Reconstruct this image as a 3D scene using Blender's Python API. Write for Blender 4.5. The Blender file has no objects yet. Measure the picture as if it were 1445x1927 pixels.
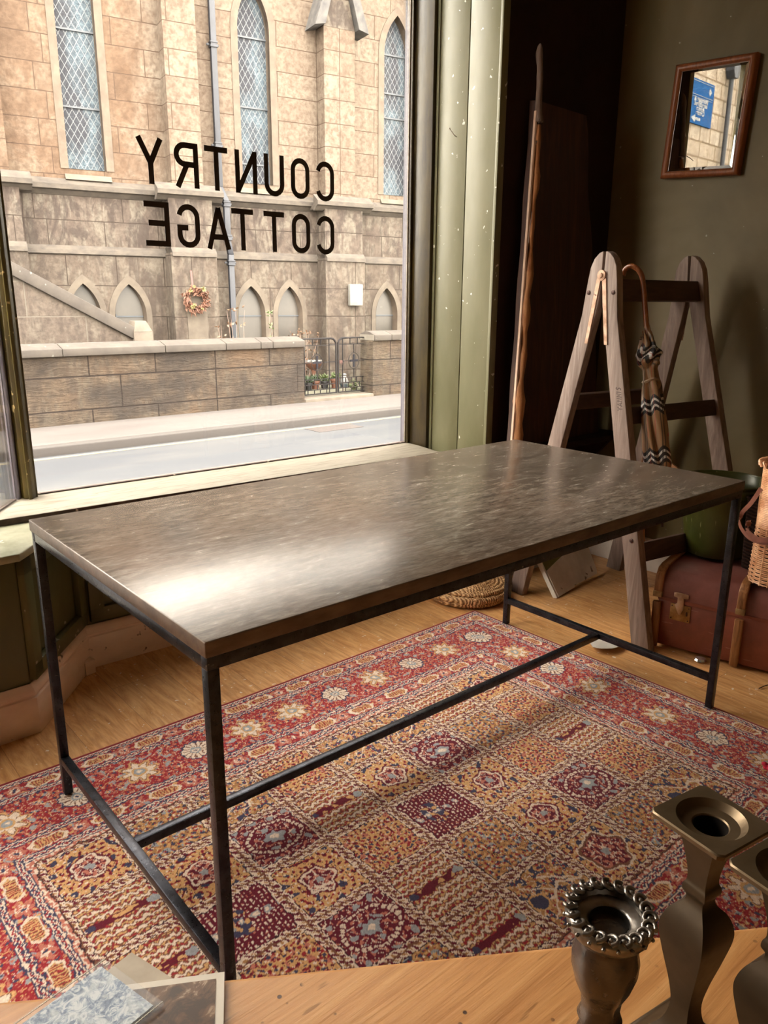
import bpy, bmesh, math, random
import numpy as np
from mathutils import Vector, Matrix
random.seed(7); rng = np.random.RandomState(11)
S = bpy.context.scene
COL = S.collection
PI = math.pi
# ------------------------------------------------------------------ camera
cam = bpy.data.cameras.new('camera'); camo = bpy.data.objects.new('camera', cam); COL.objects.link(camo)
yaw, pit, rol = 0.86737, -0.26939, 0.00700
CP = Vector((-0.49094, -0.99833, 1.25663))
_f = Vector((math.cos(yaw)*math.cos(pit), math.sin(yaw)*math.cos(pit), math.sin(pit)))
_r = Vector((math.sin(yaw), -math.cos(yaw), 0)); _u = _r.cross(_f)
_r2 = math.cos(rol)*_r+math.sin(rol)*_u; _u2 = -math.sin(rol)*_r+math.cos(rol)*_u
camo.matrix_world = Matrix(((_r2.x, _u2.x, -_f.x, CP.x), (_r2.y, _u2.y, -_f.y, CP.y), (_r2.z, _u2.z, -_f.z, CP.z), (0, 0, 0, 1)))
cam.sensor_fit = 'HORIZONTAL'; cam.sensor_width = 36; cam.lens = 1451.84/1445*36; cam.clip_start = 0.02; cam.clip_end = 300
S.camera = camo
# ------------------------------------------------------------------ exposure, sky, sun, portals
S.view_settings.view_transform = 'Standard'; S.view_settings.look = 'None'
S.view_settings.gamma = 1; S.view_settings.use_curve_mapping = False
S.view_settings.exposure = 0.78
SKY = 18.0; SUN = .6
w = bpy.data.worlds.new('world'); S.world = w; w.use_nodes = True
nt = w.node_tree; nt.nodes.clear()
tc = nt.nodes.new('ShaderNodeTexCoord'); sx = nt.nodes.new('ShaderNodeSeparateXYZ'); rp = nt.nodes.new('ShaderNodeValToRGB')
bg = nt.nodes.new('ShaderNodeBackground'); ow = nt.nodes.new('ShaderNodeOutputWorld')
nt.links.new(tc.outputs['Generated'], sx.inputs[0]); nt.links.new(sx.outputs['Z'], rp.inputs[0])
rp.color_ramp.elements[0].position = 0.0; rp.color_ramp.elements[0].color = (.62, .555, .47, 1)
rp.color_ramp.elements[1].position = .7; rp.color_ramp.elements[1].color = (1, .93, .83, 1)
nt.links.new(rp.outputs[0], bg.inputs[0]); bg.inputs[1].default_value = SKY; nt.links.new(bg.outputs[0], ow.inputs[0])
sl = bpy.data.lights.new('sun', 'SUN'); sl.energy = SUN; sl.angle = math.radians(12); sl.color = (1, .93, .82)
so = bpy.data.objects.new('sun', sl); COL.objects.link(so)
so.rotation_euler = Vector((.50, .80, -.62)).to_track_quat('-Z', 'Y').to_euler()   # high behind the shop, onto the church
def portal(c, wd, h, n):
    l = bpy.data.lights.new('window_portal', 'AREA'); l.shape = 'RECTANGLE'; l.size = wd; l.size_y = h; l.cycles.is_portal = True
    o = bpy.data.objects.new('window_portal', l); COL.objects.link(o); o.location = c
    o.rotation_euler = Vector(n).to_track_quat('-Z', 'Z').to_euler()
portal((1.12, 1.80, 1.78), 1.9, 2.5, (0, -1, 0))
portal((-1.78, 1.36, 1.53), 3.1, 2.5, (0, -1, 0))
portal((.02, 1.54, 1.78), .75, 2.5, (.82, -.57, 0))

# ------------------------------------------------------------------ node helpers
DIM = 1.0
def C4(c): return (c[0]*DIM, c[1]*DIM, c[2]*DIM, 1)
class N:
    def __init__(s, name):
        s.m = bpy.data.materials.new(name); s.m.use_nodes = True; s.t = s.m.node_tree; s.t.nodes.clear()
        s.out = s.n('ShaderNodeOutputMaterial'); s.tc = s.n('ShaderNodeTexCoord')
    def n(s, k, **kw):
        x = s.t.nodes.new(k)
        for a, b in kw.items(): setattr(x, a, b)
        return x
    def l(s, a, b): s.t.links.new(a, b)
    def set(s, sock, v):
        if isinstance(v, bpy.types.NodeSocket): s.l(v, sock)
        elif isinstance(v, tuple) and len(v) == 3 and sock.type == 'RGBA': sock.default_value = C4(v)
        else: sock.default_value = v
    def mapv(s, sc=(1, 1, 1), rot=(0, 0, 0), loc=(0, 0, 0), src=None):
        m = s.n('ShaderNodeMapping'); s.l(src or s.tc.outputs['Object'], m.inputs[0])
        m.inputs['Scale'].default_value = sc; m.inputs['Rotation'].default_value = rot; m.inputs['Location'].default_value = loc
        return m.outputs[0]
    def noise(s, v, sc, det=4, rough=.6, dist=0):
        x = s.n('ShaderNodeTexNoise'); s.l(v, x.inputs['Vector']); x.inputs['Scale'].default_value = sc
        x.inputs['Detail'].default_value = det; x.inputs['Roughness'].default_value = rough; x.inputs['Distortion'].default_value = dist
        return x.outputs[0]
    def ramp(s, f, stops):
        r = s.n('ShaderNodeValToRGB'); s.l(f, r.inputs[0]); e = r.color_ramp.elements
        while len(e) < len(stops): e.new(.5)
        for i, (p, c) in enumerate(stops):
            e[i].position = p; e[i].color = C4(c) if isinstance(c, tuple) else (c, c, c, 1)
        return r.outputs[0]
    def mix(s, f, a, b, mode='MIX'):
        m = s.n('ShaderNodeMix', data_type='RGBA', blend_type=mode)
        s.set(m.inputs[0], f); s.set(m.inputs[6], a); s.set(m.inputs[7], b); return m.outputs[2]
    def math(s, op, a, b=0.0, c=None):
        m = s.n('ShaderNodeMath', operation=op); s.set(m.inputs[0], a); s.set(m.inputs[1], b)
        if c is not None: s.set(m.inputs[2], c)
        return m.outputs[0]
    def sep(s, v):
        x = s.n('ShaderNodeSeparateXYZ'); s.l(v, x.inputs[0]); return x.outputs
    def comb(s, x, y, z=0.0):
        c = s.n('ShaderNodeCombineXYZ'); s.set(c.inputs[0], x); s.set(c.inputs[1], y); s.set(c.inputs[2], z); return c.outputs[0]
    def bump(s, h, st=.3, d=.01):
        b = s.n('ShaderNodeBump'); s.l(h, b.inputs['Height']); b.inputs['Strength'].default_value = st; b.inputs['Distance'].default_value = d
        return b.outputs[0]
    def bsdf(s, col, rough=.6, metal=0, nrm=None, spec=.5, **kw):
        b = s.n('ShaderNodeBsdfPrincipled'); s.set(b.inputs['Base Color'], col); s.set(b.inputs['Roughness'], rough)
        s.set(b.inputs['Metallic'], metal); s.set(b.inputs['Specular IOR Level'], spec)
        if nrm is not None: s.l(nrm, b.inputs['Normal'])
        for k, v in kw.items(): s.set(b.inputs[k.replace('_', ' ')], v)
        s.l(b.outputs[0], s.out.inputs[0]); return b
def generic(name, c1, c2, sc=6, stretch=(1, 1, 1), rough=.6, metal=0, bump=.15, bd=.004, spec=.5, det=5, lo=.35, hi=.65, specks=None, rvar=.1):
    m = N(name); v = m.mapv(sc=stretch); n = m.noise(v, sc, det)
    col = m.ramp(n, [(lo, c1), (hi, c2)])
    if specks:
        sn = m.noise(m.mapv(sc=specks[2] if len(specks) > 2 else (1, 1, 1)), specks[1], 2, .5)
        col = m.mix(m.ramp(sn, [(.70, 0.), (.73, 1.)]), col, specks[0])
    fine = m.noise(v, sc*6, 3)
    r = m.math('ADD', m.math('MULTIPLY', fine, rvar*2), rough-rvar)
    m.bsdf(col, r, metal, m.bump(m.math('ADD', n, m.math('MULTIPLY', fine, .4)), bump, bd), spec); return m.m
def plain(name, c, rough=.5, metal=0, spec=.5):
    return generic(name, tuple(x*.88 for x in c), tuple(min(1, x*1.1) for x in c), 14, rough=rough, metal=metal, bump=.05, spec=spec)

M = {}
def wood(name, c1, c2, c3, axis=2, rough=.55, sc=1.0, spec=.4, pits=False):
    m = N(name); st = [14*sc]*3; st[axis] = 1.1*sc
    v = m.mapv(sc=tuple(st)); n = m.noise(v, 2.4, 6, .65, 1.2); f = m.noise(m.mapv(sc=tuple(x*(5 if i != axis else 2) for i, x in enumerate(st))), 3, 4)
    col = m.ramp(n, [(.3, c1), (.5, c2), (.7, c3)]); col = m.mix(m.math('MULTIPLY', f, .5), col, tuple(x*.45 for x in c1))
    b = m.noise(m.mapv(), 2.2*sc, 3); col = m.mix(m.ramp(b, [(.35, .0), (.75, .45)]), col, tuple(x*.6 for x in c2))
    if pits:
        vo = m.n('ShaderNodeTexVoronoi'); m.l(m.mapv(sc=(1, 1, 1)), vo.inputs['Vector']); vo.inputs['Scale'].default_value = 90
        pn = m.noise(m.mapv(), 30, 2)
        pit = m.math('MULTIPLY', m.ramp(vo.outputs['Distance'], [(.13, 1.), (.19, 0.)]), m.ramp(pn, [(.52, 0.), (.58, 1.)]))
        col = m.mix(pit, col, (.05, .02, .01))
        sc_ = m.noise(m.mapv(sc=(8, 60, 8), rot=(0, 0, .9)), 2.2, 2); col = m.mix(m.ramp(sc_, [(.68, 0.), (.72, .6)]), col, tuple(x*.45 for x in c1))
    m.bsdf(col, rough, 0, m.bump(m.math('ADD', n, f), .25, .002), spec); return m.m
M['bench'] = wood('pale_pine', (.36, .15, .045), (.53, .255, .088), (.62, .34, .135), 0, .40, 1.2, .4, True)
M['ladder'] = wood('weathered_ladder_wood', (.15, .10, .08), (.28, .20, .165), (.44, .35, .30), 2, .6)
M['rungdark'] = wood('dark_rung_wood', (.045, .022, .014), (.07, .035, .022), (.10, .055, .035), 0, .6)
M['slab'] = wood('waney_slab_wood', (.028, .008, .004), (.055, .017, .008), (.10, .036, .015), 2, .55, .8)
M['bark'] = wood('bark_edge', (.20, .06, .02), (.48, .20, .07), (.65, .36, .17), 2, .6, 1.5)
M['paleedge'] = wood('pale_left_edge', (.55, .33, .22), (.75, .52, .38), (.85, .65, .52), 2, .55, 1.5)
M['twig'] = wood('grey_twig', (.12, .07, .05), (.22, .15, .12), (.34, .26, .22), 2, .7, 2)
M['mirrorframe'] = wood('mirror_frame_wood', (.16, .045, .015), (.28, .085, .03), (.38, .14, .05), 2, .35, 2)
M['trunkwood'] = wood('trunk_batten_wood', (.16, .06, .02), (.38, .16, .05), (.52, .25, .10), 2, .45, 2)
M['sill'] = generic('weathered_white_sill', (.30, .245, .18), (.47, .42, .34), 9, (1, 6, 6), .55, bump=.25, lo=.25, hi=.55, specks=((.25, .17, .1), 22, (1, 4, 4)))
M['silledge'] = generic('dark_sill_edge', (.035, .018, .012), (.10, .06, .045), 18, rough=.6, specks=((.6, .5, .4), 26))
M['ledge'] = generic('chipped_green_ledge', (.24, .24, .15), (.38, .37, .26), 12, rough=.5, specks=((.62, .6, .5), 20))
M['panelgreen'] = generic('olive_panel_paint', (.060, .062, .018), (.105, .10, .035), 5, (1, 1, .4), .42, specks=((.4, .35, .25), 30))
M['jambgreen'] = generic('sage_board_paint', (.135, .13, .062), (.20, .19, .11), 3.5, (1.5, 1.5, .5), .40, bump=.12, spec=.45, lo=.3, hi=.7, specks=((.7, .7, .6), 34))
M['framedark'] = generic('dark_frame_paint', (.030, .018, .006), (.075, .052, .012), 16, (1, 1, .25), .4, bump=.2)
M['frameolive'] = generic('old_gold_frame_paint', (.045, .032, .006), (.11, .08, .012), 22, (1, 1, .25), .4, bump=.25, specks=((.55, .42, .2), 32))
M['framegrey'] = generic('grey_lilac_frame_edge', (.24, .21, .26), (.36, .33, .38), 16, (1, 1, .3), .5)
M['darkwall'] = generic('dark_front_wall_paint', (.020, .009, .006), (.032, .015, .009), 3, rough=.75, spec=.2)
M['ceiling'] = generic('ceiling_paint', (.30, .25, .18), (.36, .30, .22), 2, rough=.8)
M['skirt'] = generic('cream_skirting_paint', (.74, .55, .43), (.88, .71, .59), 6, (1, 1, 2), .45, specks=((.16, .08, .05), 24))
M['skirtwhite'] = generic('white_skirting_paint', (.60, .52, .45), (.72, .64, .56), 7, rough=.4, specks=((.25, .18, .12), 24))
m = N('olive_plaster'); v = m.mapv(); n = m.noise(v, 1.3, 5, .6, .5); n2 = m.noise(v, 9, 4)
col = m.ramp(n, [(.30, (.095, .070, .020)), (.55, (.148, .112, .046)), (.75, (.200, .150, .080))])
sp = m.ramp(m.noise(v, 46, 1), [(.785, 0.), (.80, .8)]); col = m.mix(sp, col, (.36, .33, .24))
m.bsdf(col, .5, 0, m.bump(m.math('ADD', n, m.math('MULTIPLY', n2, .5)), .35, .012), .45); M['olive'] = m.m
# floor boards
m = N('oak_floor_boards'); v = m.mapv(); s_ = m.sep(v)
bv = m.comb(s_[1], s_[0]); br = m.n('ShaderNodeTexBrick'); m.l(bv, br.inputs['Vector']); br.offset = .37
for k, x in dict(Scale=1, Mortar_Size=.0009, Mortar_Smooth=.1, Bias=0, Brick_Width=1.25, Row_Height=.19).items(): br.inputs[k.replace('_', ' ')].default_value = x
br.inputs['Color1'].default_value = (.95, .95, .95, 1); br.inputs['Color2'].default_value = (1.06, 1.02, .98, 1); br.inputs['Mortar'].default_value = (.55, .5, .45, 1)
off = m.math('MULTIPLY', m.math('FLOOR', m.math('DIVIDE', s_[0], .19)), 3.7)
gv = m.comb(m.math('MULTIPLY', s_[0], 9), m.math('MULTIPLY', m.math('ADD', s_[1], off), 1.3), off)
g = m.noise(gv, 2.2, 8, .72, 2.6)
col = m.ramp(g, [(.28, (.36, .15, .045)), (.42, (.56, .28, .095)), (.56, (.68, .38, .16)), (.74, (.78, .47, .22))])
g2 = m.noise(m.comb(m.math('MULTIPLY', s_[0], 60), m.math('MULTIPLY', m.math('ADD', s_[1], off), 4), off), 2, 4)
col = m.mix(m.ramp(g2, [(.45, 0.), (.8, .55)]), col, (.30, .12, .04)); col = m.mix(1.0, col, br.outputs[0], 'MULTIPLY')
dn = m.noise(m.mapv(), 3.2, 5, .7); col = m.mix(m.ramp(dn, [(.55, 0.), (.8, .5)]), col, (.16, .08, .04))
pn = m.noise(m.mapv(), 60, 1); col = m.mix(m.ramp(pn, [(.735, 0.), (.75, .8)]), col, (.8, .74, .66))
m.bsdf(col, .42, 0, m.bump(m.math('ADD', g, g2), .12, .002), .4); M['floor'] = m.m
# glass
m = N('window_glass'); tr = m.n('ShaderNodeBsdfTransparent'); gl = m.n('ShaderNodeBsdfGlossy'); gl.inputs['Roughness'].default_value = .0
fr = m.n('ShaderNodeFresnel'); fr.inputs[0].default_value = 1.45; mx = m.n('ShaderNodeMixShader')
tr.inputs[0].default_value = (.96, .965, .96, 1)
m.l(m.math('MULTIPLY', fr.outputs[0], .8), mx.inputs[0]); m.l(tr.outputs[0], mx.inputs[1]); m.l(gl.outputs[0], mx.inputs[2]); m.l(mx.outputs[0], m.out.inputs[0]); M['glass'] = m.m
M['letter'] = plain('brown_vinyl', (.030, .016, .010), .5)
M['mirror'] = (lambda m: (m.bsdf((.93, .94, .93), .0, 1.0), m.m)[1])(N('mirror_silver'))
# table
m = N('zinc_table_top'); v = m.mapv(sc=(4, 15, 3), rot=(0, 0, .62)); n = m.noise(v, 3.4, 9, .74, .6); b = m.noise(m.mapv(), 2.2, 5); f = m.noise(m.mapv(sc=(12, 70, 3), rot=(0, 0, .62)), 3, 4)
col = m.ramp(n, [(.32, (.085, .063, .050)), (.46, (.155, .122, .094)), (.57, (.245, .20, .158)), (.72, (.37, .32, .265))])
col = m.mix(m.ramp(b, [(.45, 0.), (.70, .45)]), col, (.30, .19, .125)); col = m.mix(m.ramp(f, [(.45, 0.), (.7, .6)]), col, (.07, .052, .04))
sc1 = m.noise(m.mapv(sc=(1, 2.6, 1)), 38, 2, .4); col = m.mix(m.ramp(sc1, [(.785, 0.), (.80, .6)]), col, (.60, .57, .52))
m.bsdf(col, m.math('ADD', m.math('MULTIPLY', n, .16), .17), .12, m.bump(f, .03, .001), .5); M['tabletop'] = m.m
M['tableedge'] = generic('zinc_edge', (.09, .06, .045), (.17, .12, .09), 12, (1, 3, 3), .45, .3, bump=.1)
M['iron'] = generic('black_steel_tube', (.024, .023, .028), (.050, .052, .064), 30, (1, 1, 1), .30, .75, bump=.1, spec=.5)

# ------------------------------------------------------------------ geometry helpers
class MB:
    def __init__(s): s.v = []; s.f = []; s.mi = []; s.k = 0
    def add(s, vs, fs, X=None):
        o = len(s.v); s.v += [(X @ Vector(q)) if X is not None else Vector(q) for q in vs]
        s.f += [tuple(i+o for i in f) for f in fs]; s.mi += [s.k]*len(fs); return s
    def box(s, a, b, X=None):
        x0, y0, z0 = a; x1, y1, z1 = b
        return s.add([(x0, y0, z0), (x1, y0, z0), (x1, y1, z0), (x0, y1, z0), (x0, y0, z1), (x1, y0, z1), (x1, y1, z1), (x0, y1, z1)],
                     [(3, 2, 1, 0), (4, 5, 6, 7), (0, 1, 5, 4), (1, 2, 6, 5), (2, 3, 7, 6), (3, 0, 4, 7)], X)
    def prism(s, poly, d, X=None):          # poly: list of 3d points, d extrusion vector
        n = len(poly); d = Vector(d); vs = [Vector(q) for q in poly]+[Vector(q)+d for q in poly]
        return s.add(vs, [tuple(range(n))[::-1], tuple(range(n, 2*n))]+[(i, (i+1) % n, n+(i+1) % n, n+i) for i in range(n)], X)
    def poly(s, pts2, z0, z1, X=None): return s.prism([(x, y, z0) for x, y in pts2], (0, 0, z1-z0), X)
    def bar(s, a, b, w, h, up=(0, 0, 1), X=None):
        a = Vector(a); b = Vector(b); d = (b-a).normalized(); u = Vector(up); r = d.cross(u).normalized(); u = r.cross(d)
        q = [a+r*w/2*i+u*h/2*j for i, j in ((-1, -1), (1, -1), (1, 1), (-1, 1))]
        return s.prism(q, b-a, X)
    def tube(s, pts, r, n=8, closed=False, X=None, caps=True):
        P = [Vector(q) for q in pts]; m = len(P); rr = r if isinstance(r, (list, tuple)) else [r]*m
        vs = []; up = None
        for i in range(m):
            if closed: t = P[(i+1) % m]-P[i-1]
            else: t = P[min(i+1, m-1)]-P[max(i-1, 0)]
            t = t.normalized()
            if up is None: up = t.orthogonal().normalized()
            up = (up-t*up.dot(t)).normalized(); sd = t.cross(up)
            for j in range(n):
                a = 2*PI*j/n; vs.append(P[i]+(up*math.cos(a)+sd*math.sin(a))*rr[i])
        fs = []
        for i in range(m if closed else m-1):
            for j in range(n):
                a = i*n+j; b = i*n+(j+1) % n; i2 = (i+1) % m
                fs.append((a, b, i2*n+(j+1) % n, i2*n+j))
        if not closed and caps: fs += [tuple(range(n))[::-1], tuple((m-1)*n+j for j in range(n))]
        return s.add(vs, fs, X)
    def lathe(s, prof, n=32, X=None, rot=0, caps=True, rmod=None):
        vs = []; 
        for k, (r, z) in enumerate(prof):
            for j in range(n):
                a = 2*PI*j/n+rot; q = r*(rmod(a, z) if rmod else 1); vs.append((q*math.cos(a), q*math.sin(a), z))
        fs = [(i*n+j, i*n+(j+1) % n, (i+1)*n+(j+1) % n, (i+1)*n+j) for i in range(len(prof)-1) for j in range(n)]
        if caps: fs += [tuple(range(n))[::-1], tuple((len(prof)-1)*n+j for j in range(n))]
        return s.add(vs, fs, X)
    def ball(s, c, r, n=8, X=None, sq=(1, 1, 1)):
        vs = []; c = Vector(c)
        for i in range(1, n):
            for j in range(2*n):
                a = PI*i/n; b = PI*j/n; vs.append(c+Vector((r*math.sin(a)*math.cos(b)*sq[0], r*math.sin(a)*math.sin(b)*sq[1], r*math.cos(a)*sq[2])))
        m2 = 2*n; fs = [(i*m2+j, (i+1)*m2+j, (i+1)*m2+(j+1) % m2, i*m2+(j+1) % m2) for i in range(n-2) for j in range(m2)]
        t = len(vs); vs += [c+Vector((0, 0, r*sq[2])), c-Vector((0, 0, r*sq[2]))]
        fs += [(t, j, (j+1) % m2) for j in range(m2)]+[(t+1, (n-2)*m2+(j+1) % m2, (n-2)*m2+j) for j in range(m2)]
        return s.add(vs, fs, X)
ROOTM = {}
def rootinv(p):
    while p.parent is not None: p = p.parent
    return ROOTM.get(p.name, Matrix())
def meshobj(name, mb, mat, parent=None, smooth=False, bevel=0, seg=2, autos=None, local=False):
    me = bpy.data.meshes.new(name); o = bpy.data.objects.new(name, me); COL.objects.link(o)
    vs = [Vector(q) for q in mb.v]
    if parent is not None:
        if not local: Mi = rootinv(parent); vs = [Mi @ q for q in vs]
        o.parent = parent
    else:
        xs = [q.x for q in vs]; ys = [q.y for q in vs]; z0 = min(q.z for q in vs)
        c = Vector(((min(xs)+max(xs))/2, (min(ys)+max(ys))/2, z0)); vs = [q-c for q in vs]; o.location = c
        ROOTM[o.name] = Matrix.Translation(-c)
    me.from_pydata([tuple(q) for q in vs], [], mb.f)
    for mm in (mat if isinstance(mat, list) else [mat]): me.materials.append(M[mm] if isinstance(mm, str) else mm)
    if isinstance(mat, list): me.polygons.foreach_set('material_index', mb.mi)
    bm = bmesh.new(); bm.from_mesh(me); bmesh.ops.recalc_face_normals(bm, faces=bm.faces)
    if bevel:
        ed = [e for e in bm.edges if len(e.link_faces) == 2 and e.calc_face_angle(0) > .5]
        bmesh.ops.bevel(bm, geom=ed, offset=bevel, segments=seg, profile=.5, affect='EDGES', clamp_overlap=True)
    bm.to_mesh(me); bm.free()
    if smooth or bevel:
        me.polygons.foreach_set('use_smooth', [True]*len(me.polygons))
        try: me.set_sharp_from_angle(angle=math.radians(autos or 40))
        except Exception: pass
    me.update(); return o
def thing(name, label, cat, loc=(0, 0, 0), rotz=0, group=None):
    o = bpy.data.objects.new(name, None); COL.objects.link(o); o.location = loc; o.rotation_euler = (0, 0, rotz)
    o.empty_display_size = .1
    ROOTM[o.name] = (Matrix.Translation(Vector(loc)) @ Matrix.Rotation(rotz, 4, 'Z')).inverted()
    return tag(o, label, cat, group)
def tag(o, label=None, cat=None, group=None, kind=None):
    if label: o['label'] = label
    if cat: o['category'] = cat
    if group: o['group'] = group
    if kind: o['kind'] = kind
    return o
def struct(name, mb, mat, **kw): return tag(meshobj(name, mb, mat, **kw), kind='structure')
def catmull(P, k=6):
    P = [Vector(q) for q in P]; out = []
    for i in range(len(P)-1):
        p0 = P[max(i-1, 0)]; p1 = P[i]; p2 = P[i+1]; p3 = P[min(i+2, len(P)-1)]
        for j in range(k):
            t = j/k; out.append(.5*((2*p1)+(p2-p0)*t+(2*p0-5*p1+4*p2-p3)*t*t+(3*p1-p0-3*p2+p3)*t**3))
    return out+[P[-1]]

# ================================================================== THE ROOM
WX = lambda x: 1.787-.0205*x            # glass plane of the shop window
struct('floor', MB().box((-3.4, -4.2, -.06), (2.9, 1.9, 0)), 'floor')
struct('ceiling', MB().box((-3.4, -4.2, 2.98), (2.9, 1.95, 3.06)), 'ceiling')
struct('wall_right', MB().box((2.78, -4.2, 0), (2.9, 1.40, 2.98)), 'olive')
struct('wall_back', MB().box((-3.4, -4.32, 0), (2.9, -4.2, 2.98)), 'olive')
struct('wall_left', MB().box((-3.5, -4.2, 0), (-3.4, 1.4, 2.98)), 'olive')
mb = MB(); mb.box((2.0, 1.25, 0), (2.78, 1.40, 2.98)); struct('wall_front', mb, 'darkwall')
# bay: lower panelled wall under the window
mb = MB(); mb.poly([(-.18, 1.24), (.048, 1.25), (.315, 1.565), (2.0, 1.528), (2.0, 1.63), (.26, 1.67), (-.02, 1.36), (-.18, 1.34)], 0, .545)
for a, b in (((.052, 1.245), (.318, 1.560)), ((.34, 1.562), (1.1, 1.546)), ((1.14, 1.545), (1.98, 1.528))):   # raised rails of the panelling
    A = Vector((*a, 0)); B = Vector((*b, 0)); d = (B-A).normalized(); nn = Vector((d.y, -d.x, 0))
    for z in (.19, .515): mb.bar(A+nn*.006+Vector((0, 0, z)), B+nn*.006+Vector((0, 0, z)), .022, .05)
    for q in (A+d*.025, B-d*.025): mb.bar(q+nn*.006+Vector((0, 0, .17)), q+nn*.006+Vector((0, 0, .54)), .022, .05, up=d)
struct('wall_bay', mb, 'panelgreen', bevel=.003)
# shopfront left of the bay: low wall and an unseen second display window, added to light the room
mb = MB(); mb.box((-3.4, 1.24, 0), (-.18, 1.36, .25)); mb.box((-3.4, 1.24, 2.8), (-.1, 1.36, 2.98)); struct('wall_shopfront', mb, 'panelgreen')
wm = struct('added_window_2', MB().box((-3.3, 1.295, .27), (-.2, 1.301, 2.8)), 'glass')
mb = MB(); 
for x in (-3.38, -1.75, -.19): mb.box((x-.03, 1.26, .25), (x+.03, 1.34, 2.8))
mb.box((-3.4, 1.25, .25), (-.16, 1.35, .30)); meshobj('window_frame', mb, 'framedark', wm)
mb = MB(); mb.box((-.16, 1.25, 2.86), (2.05, 1.9, 2.98)); struct('trim_1', mb, 'framedark')
# ledge and sill
mb = MB(); mb.poly([(-.20, 1.205), (.052, 1.205), (.330, 1.513), (2.0, 1.478), (2.06, 1.478), (2.06, 1.76), (.22, 1.80), (-.20, 1.26)], .545, .568)
struct('trim_2', mb, 'ledge', bevel=.003)
mb = MB(); mb.poly([(.033, 1.5215), (.086, 1.520), (1.928, 1.464), (1.966, 1.66), (1.968, WX(1.968)+.004), (.235, WX(.235)+.004), (.198, 1.748)], .5685, .59)
sl_ = struct('trim_3', mb, ['sill'], bevel=.002)
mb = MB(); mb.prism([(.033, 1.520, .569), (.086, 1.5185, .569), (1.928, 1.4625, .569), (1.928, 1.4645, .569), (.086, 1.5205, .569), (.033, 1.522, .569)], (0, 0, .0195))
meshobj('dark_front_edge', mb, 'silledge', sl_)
mb = MB(); mb.box((1.905, 1.476, .569), (2.0, 1.56, .5725)); meshobj('sill_end_block', mb, 'ledge', sl_)
# window 1 : pane, corner post, right frame
w1 = struct('window_1', MB().prism([(.262, WX(.262)-.003, .59), (2.03, WX(2.03)-.003, .59), (2.03, WX(2.03)+.003, .59), (.262, WX(.262)+.003, .59)], (0, 0, 2.3)), 'glass')
w3 = struct('window_3', MB().prism([(.212, 1.752, .59), (-.16, 1.235, .59), (-.165, 1.239, .59), (.207, 1.756, .59)], (0, 0, 2.3)), 'glass')
mb = MB(); mb.poly([(.222, 1.738), (.246, 1.722), (.270, 1.752), (.268, 1.80), (.235, 1.815), (.215, 1.79)], .59, 2.9)
mb.bar((.238, 1.722, .59), (.238, 1.722, 2.9), .009, .012, up=(1, 0, 0)); mb.bar((.262, 1.745, .59), (.262, 1.745, 2.9), .01, .01, up=(1, 0, 0))
meshobj('corner_post', mb, 'frameolive', w1, bevel=.002)
mb = MB(); mb.poly([(.196, 1.745), (.213, 1.753), (.232, 1.79), (.205, 1.80)], .59, 2.9); meshobj('grey_outer_bead', mb, 'framegrey', w3)
mb = MB(); mb.prism([(.255, WX(.255)-.012, .588), (1.99, WX(1.99)-.012, .588), (1.99, WX(1.99)+.02, .588), (.255, WX(.255)+.02, .588)], (0, 0, .006)); meshobj('glazing_putty', mb, 'silledge', w1)
mb = MB(); mb.prism([(.195, 1.735, .588), (-.16, 1.24, .588), (-.175, 1.25, .588), (.18, 1.745, .588)], (0, 0, .008)); meshobj('glazing_putty', mb, 'silledge', w3)
mb = MB(); mb.box((1.975, 1.61, .568), (2.02, 1.745, 2.9)); mb.bar((1.968, 1.73, .59), (1.968, 1.73, 2.9), .014, .014, up=(1, 0, 0)); meshobj('side_frame', mb, 'framedark', w1, bevel=.003)
mb = MB(); mb.box((1.975, 1.753, .56), (2.06, 1.79, 2.9)); meshobj('grey_outer_bead', mb, generic('outer_frame_grey', (.035, .03, .045), (.06, .055, .075), 16, (1, 1, .3), .5), w1)
mb = MB(); mb.box((1.957, 1.739, .59), (1.964, 1.744, 2.9)); meshobj('cream_bead', mb, 'sill', w1)
# reveal boards (right side of the bay)
mb = MB(); mb.box((2.004, 1.27, .0), (2.06, 1.80, 2.9))
mb.box((1.996, 1.428, .568), (2.01, 1.592, 2.9)); mb.box((1.996, 1.262, .568), (2.01, 1.4235, 2.9)); mb.box((1.990, 1.592, .568), (2.01, 1.606, 2.9)); mb.box((1.992, 1.248, .0), (2.03, 1.2625, 2.9))
mb.box((1.996, 1.262, 0), (2.01, 1.53, .545))
struct('trim_4', mb, 'jambgreen', bevel=.0015)
nl = meshobj('bent_nail', MB().tube([(1.998, 1.486, 1.907), (1.985, 1.487, 1.912), (1.962, 1.492, 1.935)], .0016, 6).ball((1.961, 1.492, 1.936), .0035, 5), plain('nail_steel', (.5, .45, .38), .4, .6), smooth=True)
tag(nl, 'thin bent nail sticking out of the sage green boards beside the window', 'nail')
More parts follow.
